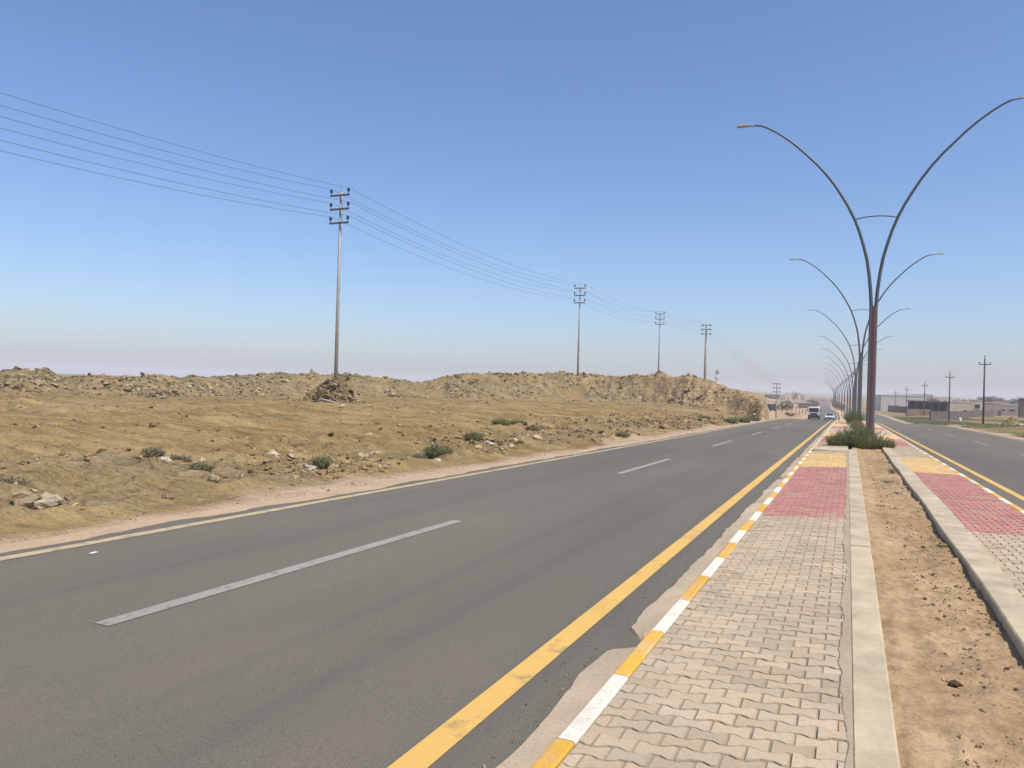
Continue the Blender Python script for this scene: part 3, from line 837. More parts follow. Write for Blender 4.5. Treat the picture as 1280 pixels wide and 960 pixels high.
#--NEXT--
# ------------------------------------------------------------------ street lamps down the median
LX = 1.12
def lamp_z(y): return float(g(y)) - .06
def make_lamp():
    root = empty('street_lamp', (LX, 45, lamp_z(45)))
    mb = MB()
    mb.extrude([(-.205, -.10), (-.155, -.15), (.155, -.15), (.205, -.10), (.205, .10), (.155, .15), (-.155, .15), (-.205, .10)], 0, 0, 1)
    mb.v = [(p[1], p[2], -.1 + p[0] * 7.2) for p in mb.v]
    mb.build('column', M['lampgrey'], root)
    r = MB()
    r.box((.012, -.158, 3.52), (.085, .022, 7.04)); r.box((-.012, .158, 3.52), (.085, .022, 7.04))
    r.build('accent_strip', M['lampred'], root)
    MB().box((0, 0, .02), (.7, .55, .08)).build('base_plate', M['lampgrey'], root)
    prof = [(.10, 6.6), (.115, 7.1), (.165, 7.9), (.26, 8.8), (.385, 9.6), (.57, 10.35), (.79, 11.1), (1.05, 11.8), (1.36, 12.45), (1.72, 13.1), (2.11, 13.74), (2.55, 14.35), (3.0, 14.9), (3.5, 15.42), (4.02, 15.95), (4.55, 16.42), (5.12, 16.85), (5.62, 17.16), (5.95, 17.32), (6.0, 17.335), (6.42, 17.39)]
    for s in (-1, 1):
        a = MB(); n = len(prof)
        a.tube([(s * p, 0, q) for p, q in prof], [.098 - .052 * (i / (n - 1)) ** .8 for i in range(n)], 10)
        arm = a.build('arm', M['lamparm'], root, smooth=True)
        h = MB()
        x0, x1, z0, z1 = 6.34, 7.32, 17.38, 17.47
        for xa, xb, w, hgt in ((x0, x0 + .22, .13, .10), (x0 + .2, x1, .30, .11)):
            zc = z0 + (z1 - z0) * ((xa + xb) / 2 - x0) / (x1 - x0)
            h.box((s * (xa + xb) / 2, 0, zc), (xb - xa, w, hgt), taper=.8)
        h.build('lamp_head', M['lamphead'], arm, bevel=.02)
    pts = [(-1.03 + 2.06 * k / 12, 0, 11.76 + .13 * (1 - (2 * k / 12 - 1) ** 2)) for k in range(13)]
    MB().tube(pts, .032, 8).build('crossbar', M['lamparm'], root, smooth=True)
    return tag(root, 'nearest street lamp with red striped grey column rising from the big shrub', 'street lamp', 'twin armed street lamps along the median')
lamp = make_lamp()
strip_grey = [c for c in lamp.children if c.name.startswith('accent_strip')][0].data.copy(); strip_grey.materials[0] = M['lampgrey']
ords = ['second', 'third', 'fourth', 'fifth', 'sixth', 'seventh', 'eighth', 'ninth', 'tenth', 'eleventh', 'twelfth', 'thirteenth', 'fourteenth', 'fifteenth', 'sixteenth']
for i, od in enumerate(ords):
    y = 45 + 43 * (i + 1)
    lp_ = dup(lamp, (float(xc(y)) + LX - .05 * (i % 2), y, lamp_z(y)), None, od + ' twin armed street lamp along the median, counting away from the big shrub')
    if i < 4:
        for ch in list(lp_.children):
            if ch.name.startswith('accent_strip'): ch.data = strip_grey

# ------------------------------------------------------------------ power line on the left
def make_pole(hgt, w0, w1, strain=False, aw=1.75):
    root = empty('power_pole', (0, 0, 0))
    m = MB(); m.tube([(0, 0, -1.5), (0, 0, hgt * .45), (0, 0, hgt)], [w0, w0 * .55 + w1 * .45, w1], 10)
    m.build('pole_shaft', M['pole'], root, smooth=True)
    MB().tube([(0, 0, hgt), (0, 0, hgt + .42)], [.022, .012], 6).build('spike', M['steel'], root)
    for k in range(3):
        z = hgt - .28 - 1.06 * k
        c = MB(); c.box((0, -w1 - .06, z), (aw, .10, .13)); arm = c.build('cross_arm', M['steel'], root)
        for s in (-1, 1):
            x = s * (aw / 2 - .08)
            q = MB()
            if strain:
                q.tube([(x, -.75, z - .03), (x, -.68, z - .02), (x, -.22, z), (x, -.16, z), (x, .16, z), (x, .22, z), (x, .68, z - .02), (x, .75, z - .03)], [.05, .16, .16, .05, .05, .16, .16, .05], 10)
            else:
                q.lathe((x, -w1 - .06, z + .065), [(.025, 0), (.025, .16), (.10, .20), (.13, .27), (.09, .31), (.115, .36), (.095, .43), (.04, .47)], 10)
            q.build('insulator', M['insul'], arm, smooth=True)
    return root
poleG = 'tall power poles across the scraped field'
LP = [(48.6, -36.0, 15.55, .155, .095), (106, -36.0, 0, 0, 0), (158.5, -36.2, 0, 0, 0), (190, -32, 0, 0, 0), (213, -17.2, 0, 0, 0)]
def ptop(px, py_, x, y):
    Z = -x * SY + y * CY
    hz = 497 + .0305 * (px - 1060)
    return EYE + (hz - py_) / FX * Z
ptops = []
pinfo = [(427, 240, 'nearest tall power pole, three cross arms, standing in a small heap of earth and rock', False, .155, .095, 1.75),
         (727, 358, 'second tall power pole, three cross arms, behind the grey rubble bank', False, .16, .095, 1.75),
         (825, 391, 'third tall power pole, rising from the small peak of the cut bank', False, .17, .10, 1.9),
         (883, 405, 'thick power pole with drum shaped insulators on the cut bank near the minaret', True, .34, .17, 2.1),
         (974, 478.5, 'far power pole with drum insulators beyond the end of the cut bank', True, .16, .10, 1.7)]
pole_tops = []
for (y, x, *_), (ppx, ppy, lb, strain, w0, w1, aw) in zip(LP, pinfo):
    zb = T(x, y); zt = ptop(ppx, ppy, x, y)
    r = make_pole(zt - zb, w0, w1, strain, aw)
    r.location = (x, y, zb)
    if lb.startswith('nearest'): r.rotation_euler = (0, R_(-.2), 0)
    tag(r, lb, 'power pole', poleG)
    pole_tops.append((x, y, zt, aw))
# six conductors: each one wire over all poles
prev = (-36.2, -10.5, 13.9, 1.75)
chain = [prev] + pole_tops
wl_ = ['upper', 'middle', 'lowest']
for k in range(3):
    for s in (-1, 1):
        pts = []
        for a, b in zip(chain[:-1], chain[1:]):
            pa = Vector((a[0] + s * (a[3] / 2 - .08), a[1], a[2] - .28 - 1.06 * k + .52)); pb = Vector((b[0] + s * (b[3] / 2 - .08), b[1], b[2] - .28 - 1.06 * k + .52))
            L = (pb - pa).length; sag = 1.2 * (L / 58) ** 2 if L > 40 else .4
            if s < 0: sag *= 1.06
            for q in range(24):
                t = q / 24; p = pa.lerp(pb, t); p.z -= 4 * sag * t * (1 - t); pts.append(p)
        pts.append(pb)
        o = MB().tube(pts, .012, 5, caps=True).build('power_line', M['wire'])
        tag(o, f"{wl_[k]} wire on the {'field' if s < 0 else 'road'} side ends of the cross arms of the tall poles", 'power line', 'wires of the tall pole line')

# right hand poles, single arm
def make_tpole(h):
    root = empty('utility_pole', (0, 0, 0))
    MB().tube([(0, 0, -1), (0, 0, h)], [.15, .10], 8).build('pole_shaft', M['timber'], root, smooth=True)
    arm = MB().box((0, -.14, h - 1.0), (1.7, .12, .14)).build('cross_arm', M['timber'], root)
    for x in (-.75, .75):
        MB().lathe((x, -.14, h - .93), [(.03, 0), (.03, .1), (.08, .14), (.09, .24), (.03, .3)], 8).build('insulator', M['insul'], arm)
    MB().lathe((0, 0, h), [(.03, 0), (.03, .15), (.08, .2), (.09, .32), (.03, .38)], 8).build('insulator', M['insul'], root)
    return root
tp = None
for (px_, top, Z, lb) in [(1230, 447.5, 120, 'nearest dark T shaped utility pole on the grassy verge, in front of the long wall'),
                          (1187, 466, 166, 'second dark T shaped utility pole, before the wall near the pale house'),
                          (1156, 478, 224, 'third dark T shaped utility pole, in front of the open brick building'),
                          (1133.5, 484, 285, 'fourth utility pole, in front of the grey warehouse'),
                          (1119.5, 488.5, 345, 'farthest utility pole, small and thin before the warehouse')]:
    x, y = at(px_, Z); zb = T(x, y); zt = EYE + (497 + .0305 * (px_ - 1060) - top) / FX * Z
    if tp is None: tp = make_tpole(10.0); r = tp; r.location = (x, y, zt - 10.0)
    else: r = dup(tp, (x, y, zt - 10.0), R_(4))
    tag(r, lb, 'utility pole', 'dark utility poles beside the right road')

# ------------------------------------------------------------------ plants
def blades(n, spread, hgt, dirs, wid, curve=.5, seed=0, seg=3):
    """thin arching stems with small leaves: quads"""
    rg = np.random.default_rng(seed); V = []; F = []
    for i in range(n):
        a = rg.uniform(0, 2 * math.pi); r = math.sqrt(rg.uniform(0, 1))
        bx, by = spread[0] * .55 * r * math.cos(a), spread[1] * .55 * r * math.sin(a)
        lean = rg.uniform(.1, 1.0) * (.35 + r)
        h = hgt * rg.uniform(.45, 1.0) * (1.05 - .45 * r)
        dx, dy = math.cos(a) * lean * h * .75 * dirs, math.sin(a) * lean * h * .75 * dirs
        pts = []
        for k in range(seg + 1):
            t = k / seg
            pts.append(np.array([bx + dx * t ** 1.4, by + dy * t ** 1.4, h * (t - curve * .35 * lean * t * t)]))
        sd = np.array([-math.sin(a + rg.uniform(-1, 1)), math.cos(a), 0]); b = len(V)
        for k, p in enumerate(pts):
            w = wid * (1 - k / seg * .75)
            V.append(p - sd * w); V.append(p + sd * w)
        for k in range(seg): F.append((b + 2 * k, b + 2 * k + 1, b + 2 * k + 3, b + 2 * k + 2))
        # leaves
        for q in range(7):
            t = rg.uniform(.2, 1); p = np.array([np.interp(t, np.linspace(0, 1, seg + 1), [w_[c] for w_ in pts]) for c in range(3)])
            d = rg.normal(size=3); d[2] = abs(d[2]) * .6; d /= np.linalg.norm(d); e = np.cross(d, rg.normal(size=3)); e /= np.linalg.norm(e)
            l = wid * rg.uniform(3.5, 8); b = len(V)
            V += [p, p + d * l * .5 + e * wid * 1.1, p + d * l, p + d * l * .5 - e * wid * 1.1]; F.append((b, b + 1, b + 2, b + 3))
    return np.array(V), np.array(F)
M['shrubleaf'] = make_leaf('shrub_leaf', (.090, .105, .036), (.20, .205, .085), 2.0)
M['tuftleaf'] = make_leaf('tuft_leaf', (.135, .152, .062), (.28, .28, .14), 3)
M['dryleaf'] = make_leaf('dry_leaf', (.16, .145, .075), (.30, .265, .15), 3)
M['treeleaf'] = make_leaf('tree_leaf', (.028, .036, .016), (.066, .074, .034), .5)
M['bark'] = simple('bark', (.13, .095, .065), .9, 0, .3, 5)
def shrub(name, loc, spread, hgt, n, label, mat, wid=.008, seed=1, cat='shrub', group=None, dirs=1.0):
    root = empty(name, loc); 
    V, F = blades(n, spread, hgt, dirs, wid, .5, seed)
    npmesh('foliage', V, F, mat, root)
    m = MB(); rg = random.Random(seed)
    for k in range(7):
        a = rg.uniform(0, 6.28); q = rg.uniform(.1, .4)
        m.tube([(0.1 * math.cos(a) * spread[0], .1 * math.sin(a) * spread[1], -.05), (q * math.cos(a) * spread[0] * .6, q * math.sin(a) * spread[1] * .6, hgt * .35), (q * math.cos(a) * spread[0], q * math.sin(a) * spread[1], hgt * .6)], [wid * 1.6, wid * 1.2, wid * .7], 5)
    m.build('stems', M['bark'], root)
    return tag(root, label, cat, group)
gs = 'shrubs growing round the lamp columns'
# the big shrub is several clumps grown together: one plant
root = empty('shrub', (.55, 36.5, float(g(36.5)) - .05))
VV, FF = [], []; b = 0
for (dx, dy, sx, sy, h, n_) in [(-.75, -.9, .95, 1.1, .78, 420), (.1, -1.2, .9, 1.0, .85, 460), (.85, -.6, .75, 1.0, .62, 320), (-.25, 1.2, .9, 1.6, 1.15, 460), (.1, 4.2, .8, 1.8, 1.15, 380), (-.55, 2.2, .8, 1.2, .75, 240), (-.9, -.2, .6, .7, .5, 160)]:
    V, F = blades(n_, (sx, sy), h, 1.0, .011, .5, int(n_ + dx * 10 + 99))
    VV.append(V + np.array([dx, dy, 0])); FF.append(F + b); b += len(V)
npmesh('foliage', np.concatenate(VV), np.concatenate(FF), M['shrubleaf'], root)
m = MB(); rg = random.Random(3)
for k in range(26):
    a = rg.uniform(0, 6.28); x0, y0 = rg.uniform(-.8, .8), rg.uniform(-1.3, 4); m.tube([(x0, y0, -.05), (x0 + .2 * math.cos(a), y0 + .2 * math.sin(a), .35), (x0 + .45 * math.cos(a), y0 + .5 * math.sin(a), .62)], [.018, .013, .006], 5)
m.build('stems', M['bark'], root)
tag(root, 'big sprawling green shrub in front of the nearest lamp, spilling over the footpath', 'shrub', gs)
shrub('shrub', (.55, 83, lamp_z(83)), (1.0, 3.0), 1.9, 560, 'tall green shrub at the foot of the second lamp', M['shrubleaf'], .018, 21, group=gs)
shrub('shrub', (.75, 48.2, lamp_z(48.2)), (.55, .7), .62, 160, 'small green shrub just behind the nearest lamp column on its far side', M['shrubleaf'], .012, 22, group=gs)
shrub('shrub', (.65, 66, lamp_z(66)), (.7, 2.2), .9, 260, 'low dry shrub in the bed midway between the first and second lamp', M['dryleaf'], .014, 23, group=gs)
shrub('shrub', (float(xc(127)) + .6, 127, lamp_z(127)), (.9, 2.4), 1.6, 260, 'green shrub at the foot of the third lamp', M['shrubleaf'], .022, 24, group=gs)
shrub('shrub', (float(xc(168)) + .5, 168, lamp_z(168)), (.9, 2.5), 1.7, 200, 'green shrub at the foot of the fourth lamp', M['shrubleaf'], .03, 25, group=gs)
# sprigs in the planting bed
gb = 'small weeds in the sandy bed'
for (x, y, w, h, n_, lb, sd) in [(1.12, 22.6, .16, .20, 60, 'dry grey weed in the bed close to the right edging', 31), (.88, 19.8, .22, .05, 40, 'flat creeping weed across the middle of the sandy bed', 32),
                                (.55, 14.8, .12, .04, 26, 'flat green sprig nearest the left edging of the bed', 33), (1.12, 10.9, .10, .035, 30, 'flat green sprig against the right edging of the bed', 34), (.95, 17.4, .08, .05, 20, 'tiny dark weed in the bed beyond the flat sprigs', 35)]:
    o = shrub('weed', (x, y, float(bed_z(np.array([x]), np.array([y]))[0])), (w, w), h, n_, lb, M['dryleaf'] if h > .1 else M['tuftleaf'], .0035, sd, 'weed', gb, dirs=2.2 if h < .1 else 1)
# tufts along the roadside field
gt = 'tufts along the edge of the field'
for (p, lat, w, h, n_, mt, lb, sd) in [
    (550, 10.4, .55, .62, 420, 'tuftleaf', 'biggest bright green tuft at the field edge, behind the white broken slab', 41),
    (594, 11.0, .42, .42, 230, 'tuftleaf', 'green tuft just right of the biggest tuft on the field edge', 42),
    (405, 10.2, .26, .38, 160, 'tuftleaf', 'small upright green tuft beside the long pale slab', 43),
    (527, 10.1, .28, .28, 120, 'dryleaf', 'small greyish bush left of the biggest green tuft', 44),
    (194, 12.9, .34, .34, 150, 'dryleaf', 'dark olive dry bush left of the bright whitish rock', 45),
    (226, 12.9, .34, .28, 120, 'dryleaf', 'dry straggly bush right of the bright whitish rock', 46),
    (255, 11.2, .30, .32, 120, 'dryleaf', 'lone dry grey green bush above the rounded tan rock', 47),
    (10, 11.4, .5, .36, 150, 'dryleaf', 'dry olive bush at the edge of the picture above the large boulder', 48),
    (608, 13.2, .5, .42, 220, 'tuftleaf', 'left one of the row of low green bushes farther into the field', 49),
    (628, 13.5, .6, .42, 240, 'tuftleaf', 'middle one of the row of low green bushes farther into the field', 50),
    (648, 13.6, .6, .46, 260, 'tuftleaf', 'right one of the row of low green bushes farther into the field', 51),
    (668, 12.0, .5, .30, 140, 'dryleaf', 'thin dry bush at the end of the row of low green bushes', 52),
    (781, 9.6, .5, .32, 130, 'dryleaf', 'brown dry bush at the shoulder below the cut bank', 53),
    (915, 9.3, .9, .75, 300, 'tuftleaf', 'left clump of green weeds at the foot of the cut bank', 54),
    (930, 8.9, 1.0, .8, 320, 'tuftleaf', 'middle clump of green weeds at the foot of the cut bank', 55),
    (944, 8.9, .9, .7, 300, 'tuftleaf', 'right clump of green weeds at the foot of the cut bank, nearest its end', 56),
    (882, 11.5, .6, .4, 130, 'tuftleaf', 'small green bush part way along the foot of the cut bank', 57)]:
    x, y = at(p, along(p, lat))
    shrub('grass_tuft', (x, y, T(x, y)), (w * 1.05, w * 1.05), h * .82, n_, lb, M[mt], .006 + .00016 * y, sd, 'tuft', gt)
#--NEXT2--
# ------------------------------------------------------------------ vehicles
M['vwhite'] = simple('white_car_paint', (.55, .55, .53), .35, 0, .06, 1)
M['vdark'] = simple('black_plastic', (.025, .025, .027), .6, 0, .2, 4)
M['vglass'] = simple('tinted_glass', (.012, .015, .02), .08, 0, .1, 1)
M['vlamp'] = simple('headlight_glass', (.62, .62, .60), .12, 0, .05, 1)
M['rubber'] = simple('tyre_rubber', (.018, .018, .018), .9, 0, .2, 5)
M['rim'] = simple('wheel_rim', (.35, .35, .36), .4, .5, .1, 3)
M['vcharcoal'] = simple('charcoal_paint', (.045, .05, .06), .4, 0, .1, 1)
M['vblue'] = simple('dark_blue_paint', (.022, .032, .042), .5, 0, .15, 1)
def wheel(parent, x, y, r, w):
    t = MB(); n = 20
    prof = [(r * .62, -w / 2), (r * .95, -w / 2), (r, -w * .35), (r, w * .35), (r * .95, w / 2), (r * .62, w / 2)]
    vs = []
    for pr, px in prof:
        for k in range(n):
            a = 2 * math.pi * k / n; vs.append((x + px, y + pr * math.cos(a), r + pr * math.sin(a)))
    fs = [(i * n + k, i * n + (k + 1) % n, ((i + 1) % 6) * n + (k + 1) % n, ((i + 1) % 6) * n + k) for i in range(6) for k in range(n)]
    t.add(vs, fs)
    wo = empty('wheel', (0, 0, 0)); wo.parent = parent
    t.build('tyre', M['rubber'], wo)
    q = MB(); q.tube([(x - w * .4, y, r), (x + w * .4, y, r)], r * .63, 16); q.build('rim', M['rim'], wo)
def make_car(paint, label, saloon=True):
    root = empty('parked_car' if not saloon else 'car', (0, 0, 0))
    # front faces -y
    side = [(-2.2, .32), (-2.25, .55), (-2.18, .74), (-1.9, .84), (-1.05, .95), (1.35, 1.0), (2.15, .98), (2.25, .80), (2.22, .34)]
    m = MB(); m.extrude(side, 0, -.88, .88); body = m.build('body', paint, root, bevel=.06)
    cab = [(-1.15, .93), (-.35, 1.40), (-.15, 1.45), (.95, 1.44), (1.25, 1.36), (1.95, .98)]
    m = MB(); n = len(cab)
    vs = [(-.80 if z < 1.2 else -.62, y, z) for y, z in cab] + [(.80 if z < 1.2 else .62, y, z) for y, z in cab]
    m.add(vs, [tuple(range(n)), tuple(range(2 * n - 1, n - 1, -1))] + [(i, n + i, n + (i + 1) % n, (i + 1) % n) for i in range(n)])
    m.build('cabin', paint, root, bevel=.05)
    m = MB(); m.add([(-.70, -1.11, .985), (.70, -1.11, .985), (.555, -.37, 1.412), (-.555, -.37, 1.412)], [(0, 1, 2, 3)]); m.build('windscreen', M['vglass'], root)
    m = MB(); m.add([(-.66, 1.93, 1.02), (.66, 1.93, 1.02), (.55, 1.30, 1.362), (-.55, 1.30, 1.362)], [(0, 1, 2, 3)]); m.build('rear_window', M['vglass'], root)
    for s in (-1, 1):
        m = MB(); m.add([(s * .80, -.85, 1.0), (s * .80, .15, 1.02), (s * .655, .15, 1.39), (s * .655, -.30, 1.38)], [(0, 1, 2, 3)]); m.v = [(v[0] + s * .012, v[1], v[2]) for v in m.v]; m.build('side_window', M['vglass'], root)
        m = MB(); m.box((s * .64, -2.2, .68), (.36, .12, .15)); m.build('headlight', M['vlamp'], root, bevel=.03)
        m = MB(); m.box((s * .95, -.75, 1.02), (.18, .12, .13)); m.build('mirror', paint, root, bevel=.03)
        for y in (-1.38, 1.35): wheel(root, s * .80, y, .32, .2)
    m = MB(); m.box((0, -2.235, .62), (.78, .06, .14)); m.build('grille', M['vdark'], root)
    m = MB(); m.box((0, -2.225, .42), (1.6, .10, .16)); m.build('bumper', M['vdark'], root, bevel=.03)
    return tag(root, label, 'car')
def make_truck(label):
    root = empty('truck', (0, 0, 0))
    m = MB(); m.extrude([(-2.9, .62), (-2.92, 1.45), (-2.72, 2.5), (-2.55, 2.62), (-1.25, 2.62), (-1.15, 2.5), (-1.15, .62)], 0, -1.08, 1.08)
    m.build('cab', M['vwhite'], root, bevel=.08)
    m = MB(); m.add([(-.95, -2.93, 1.55), (.95, -2.93, 1.55), (.90, -2.755, 2.38), (-.90, -2.755, 2.38)], [(0, 1, 2, 3)]); m.build('windscreen', M['vglass'], root)
    m = MB(); m.box((0, -2.935, 1.14), (1.35, .07, .40)); m.build('grille', M['vdark'], root, bevel=.02)
    m = MB(); m.box((0, -2.95, .60), (2.24, .22, .62)); m.build('bumper', M['vdark'], root, bevel=.04)
    for s in (-1, 1):
        m = MB(); m.box((s * .84, -2.93, 1.1), (.30, .07, .24)); m.build('headlight', M['vlamp'], root, bevel=.02)
        m = MB(); m.box((s * 1.26, -2.7, 1.95), (.16, .1, .42)); m.tube([(s * 1.05, -2.6, 2.15), (s * 1.26, -2.7, 2.1)], .02, 6); m.build('mirror', M['vdark'], root)
        m = MB(); m.add([(s * 1.085, -2.6, 1.55), (s * 1.085, -1.5, 1.55), (s * 1.085, -1.5, 2.3), (s * 1.085, -2.5, 2.3)], [(0, 1, 2, 3)]); m.build('side_window', M['vglass'], root)
        for y in (-2.05, 2.0): wheel(root, s * .93, y, .46, .30)
    m = MB(); m.box((0, .95, .78), (.9, 4.6, .2)); m.build('chassis', M['vdark'], root)
    m = MB(); m.box((0, 1.15, 1.0), (2.2, 4.2, .12))
    for s in (-1, 1): m.box((s * 1.07, 1.15, 1.33), (.06, 4.2, .54))
    m.box((0, -.92, 1.45), (2.2, .06, .78)); m.box((0, 3.22, 1.33), (2.2, .06, .54))
    m.build('cargo_bed', M['vblue'], root)
    return tag(root, label, 'truck')
def roadpt(off, y): return (float(xc(y)) + off, y, float(g(y)) + RZ)
def slope_at(y): return math.atan2(float(g(y + 2) - g(y - 2)), 4)
tk = make_truck('white fronted truck approaching on the outer lane of the left road'); tk.location = roadpt(-6.3, 174); tk.rotation_euler = (slope_at(166), 0, .01)
cr = make_car(M['vwhite'], 'small white saloon car approaching beside the truck on the inner lane'); cr.location = roadpt(-3.2, 170); cr.rotation_euler = (slope_at(170), 0, .01)
c2 = make_car(M['rim'], 'silver grey car driving away on the right road, seen past the nearest lamp column'); c2.location = roadpt(5.2, 196); c2.rotation_euler = (slope_at(196), 0, math.pi)
# parked lorry beyond the end of the cut bank
x, y = at(963.5, 262)
pl = empty('lorry', (x, y, T(x, y)), R_(25))
m = MB(); m.extrude([(-2.6, .6), (-2.65, 1.5), (-2.4, 2.5), (-1.0, 2.55), (-1.0, .6)], 0, -1.1, 1.1); m.build('cab', M['vblue'], pl, bevel=.08)
m = MB(); m.add([(-.95, -2.665, 1.55), (.95, -2.665, 1.55), (.9, -2.45, 2.38), (-.9, -2.45, 2.38)], [(0, 1, 2, 3)]); m.build('windscreen', M['vglass'], pl)
m = MB(); m.box((0, 1.2, 1.6), (2.3, 4.2, 1.5)); m.build('cargo_body', M['vcharcoal'], pl, bevel=.05)
m = MB(); m.box((0, -2.62, .55), (2.2, .2, .4)); m.build('bumper', M['vdark'], pl)
for s in (-1, 1):
    for yy in (-1.9, 2.0): wheel(pl, s * .95, yy, .48, .3)
tag(pl, 'dark blue grey lorry parked behind the end of the cut bank', 'lorry')

# ------------------------------------------------------------------ buildings
def wallmat(name, col, var=.14): return simple(name, col, .9, 0, var, .6, .01)
M['brickgrey'] = wallmat('grey_blockwork', (.115, .090, .075), .2)
M['brickbrown'] = wallmat('brown_brick', (.16, .108, .078), .2)
M['render_pale'] = wallmat('pale_render', (.60, .505, .36))
M['render_pink'] = wallmat('pinkish_render', (.42, .31, .24))
M['render_grey'] = wallmat('grey_cladding', (.55, .53, .48), .10)
M['slabwhite'] = wallmat('white_parapet', (.66, .60, .50), .08)
M['opening'] = simple('dark_opening', (.02, .018, .017), .9, 0, .2, 2)
M['darkroof'] = wallmat('dark_roof', (.13, .108, .088))
M['sheetwhite'] = wallmat('white_sheet', (.75, .75, .74), .05)
M['gold'] = simple('dark_green_dome', (.035, .055, .045), .4, .1, .15, 2)
def face_rot(x, y): return math.atan2(x, y) * -1   # front (-y side) looks back along the ray
def house(px, Z, w, d, top_px, label, wall, cat='house', roof='slabwhite', wins=(), parapet=.25, over=.1, doors=(), yaw=None, name='house', bury=2.5):
    """front width w centred on the bearing; wins = (x fraction -.5...5, z fraction, width m, height m)"""
    x, y = at(px, Z); zt = EYE + (497 + .0305 * (px - 1060) - top_px) / FX * Z
    zb = T(x, y); h = zt - zb
    rot = -math.atan2(x, y) * .6 if yaw is None else yaw
    root = empty(name, (x, y, zb), rot)
    m = MB(); m.box((0, d / 2, (h - parapet - bury) / 2), (w, d, h - parapet + bury)); m.build('wall', M[wall], root)
    m = MB(); m.box((0, d / 2, h - parapet / 2), (w + over * 2, d + over * 2, parapet)); m.build('roof', M[roof], root)
    for fx, fz, ww, hh in wins:
        q = MB(); cx_, cz = fx * w, fz * h
        for a, b, c, e in ((0, hh / 2 + .05, ww + .2, .1), (0, -hh / 2 - .05, ww + .2, .1), (-ww / 2 - .05, 0, .1, hh), (ww / 2 + .05, 0, .1, hh)):
            q.box((cx_ + a, -.03, cz + b), (c, .14, e))
        wo = q.build('window', M[roof], root)
        MB().box((cx_, -.012, cz), (ww, .05, hh)).build('pane', M['opening'], wo)
    for fx, ww, hh in doors:
        MB().box((fx * w, -.02, hh / 2), (ww, .08, hh)).build('door', M['darkroof'], root)
    return tag(root, label, cat)
# open brick building with columns
def open_building():
    px, Z, w, d = 1160, 236, 11.0, 8.0
    x, y = at(px, Z); zt = EYE + (497 + .0305 * 100 - 501.0) / FX * Z; zb = T(x, y); h = zt - zb
    root = empty('unfinished_building', (x, y, zb), -.12)
    m = MB(); m.box((0, d / 2, h - .2), (w + 1.0, d + .8, .42)); m.build('roof', M['darkroof'], root)
    m = MB(); m.box((0, d - .15, h / 2 - 1.2), (w, .3, h + 1.6)); m.box((0, d / 2 - 1.5, .25), (w, d - 3, .5))
    for s in (-1, 1): m.box((s * (w / 2 - .15), d / 2 + 1, h / 2 - 1), (.3, d - 2, h + 1))
    m.build('wall', M['brickbrown'], root)
    for k in range(6):
        MB().box((-w / 2 + .3 + k * (w - .6) / 5, .3, h / 2 - 1.0), (.42, .42, h + 1.4)).build('pillar', M['brickgrey'], root)
    for k in range(3): MB().box((-w / 2 + 1.6 + k * 3.6, d - .34, 1.5), (1.3, .06, 1.5)).build('window', M['opening'], root)
    MB().box((.5, 2.6, .95), (3.0, .25, 2.0)).build('partition', M['brickbrown'], root)
    tag(root, 'unfinished brown brick building with dark open bays under a flat roof', 'building')
open_building()
house(1196, 262, 8.6, 7, 501.8, 'pale cream house with a bright parapet beside the open brick building', 'render_pale', wins=((-.34, .45, 1.1, 1.2), (.30, .30, .9, .9)))
house(1222, 268, 3.9, 5, 499.6, 'narrow taller pale house with one square dark window right of the cream house', 'render_pale', wins=((.02, .58, 1.5, 1.5),), parapet=.2)
house(1241, 280, 5.6, 7, 503.0, 'pinkish house with a light flat roof right of the narrow taller house', 'render_pink', doors=((.40, 1.1, 2.0),))
house(1262, 300, 7.2, 6, 505.6, 'long low shed with dark openings at the right end of the houses', 'render_pink', cat='shed', roof='slabwhite', wins=((-.3, .5, 1.6, .8), (.15, .5, 2.0, .8)), name='shed', parapet=.3)
house(1294, 250, 8.0, 9, 496.5, 'dark building with a white sheet roof at the right edge of the picture', 'darkroof', cat='building', roof='sheetwhite', parapet=.45, over=.4, name='building', wins=((-.2, .55, 1.2, 1.2),))
def warehouse(px, Z, w, d, top, label, mt):
    x, y = at(px, Z); zt = EYE + (497 + .0305 * (px - 1060) - top) / FX * Z; zb = T(x, y) - .3; h = zt - zb
    root = empty('warehouse', (x, y, zb), .10)
    m = MB(); n = int(w / .9)
    m.box((0, d / 2, h / 2 - .6), (w, d, h - .1 + 1.2))
    for k in range(n): m.box((-w / 2 + (k + .5) * w / n, -.06, h / 2), (w / n * .55, .12, h - .25))
    m.build('wall', M[mt], root)
    MB().extrude([(-w / 2 - .3, h - .06), (w / 2 + .3, h - .06), (w / 2 + .3, h + .15), (0, h + .9), (-w / 2 - .3, h + .15)], 1, -.3, d + .3).build('roof', M['render_grey'], root)
    MB().box((-w * .16, -.10, 1.5), (2.2, .12, 3.0)).build('door', M['darkroof'], root)
    MB().box((-w / 2 - .02, -.02, h / 2), (.5, .5, h + .3)).build('corner_pillar', M['darkroof'], root)
    return tag(root, label, 'warehouse')
warehouse(1132, 380, 22.5, 20, 494.6, 'long pale grey warehouse with ribbed cladding behind the dark wall', 'render_grey')
house(1150, 470, 14, 10, 492.5, 'pale block rising behind the right end of the grey warehouse', 'render_pink', cat='building', name='building', wins=((-.3, .7, 1.2, 1.2), (0, .7, 1.2, 1.2), (.3, .7, 1.2, 1.2)))
house(1176, 520, 14, 10, 496.2, 'distant pale house behind the open brick building', 'render_pale', wins=((-.2, .7, 1.3, 1.2), (.2, .7, 1.3, 1.2)))
house(1100, 430, 5.5, 8, 499.0, 'small grey green hut left of the warehouse, seen past the nearest lamp', 'render_grey', cat='hut', name='hut', wins=((.2, .6, .8, .8),))
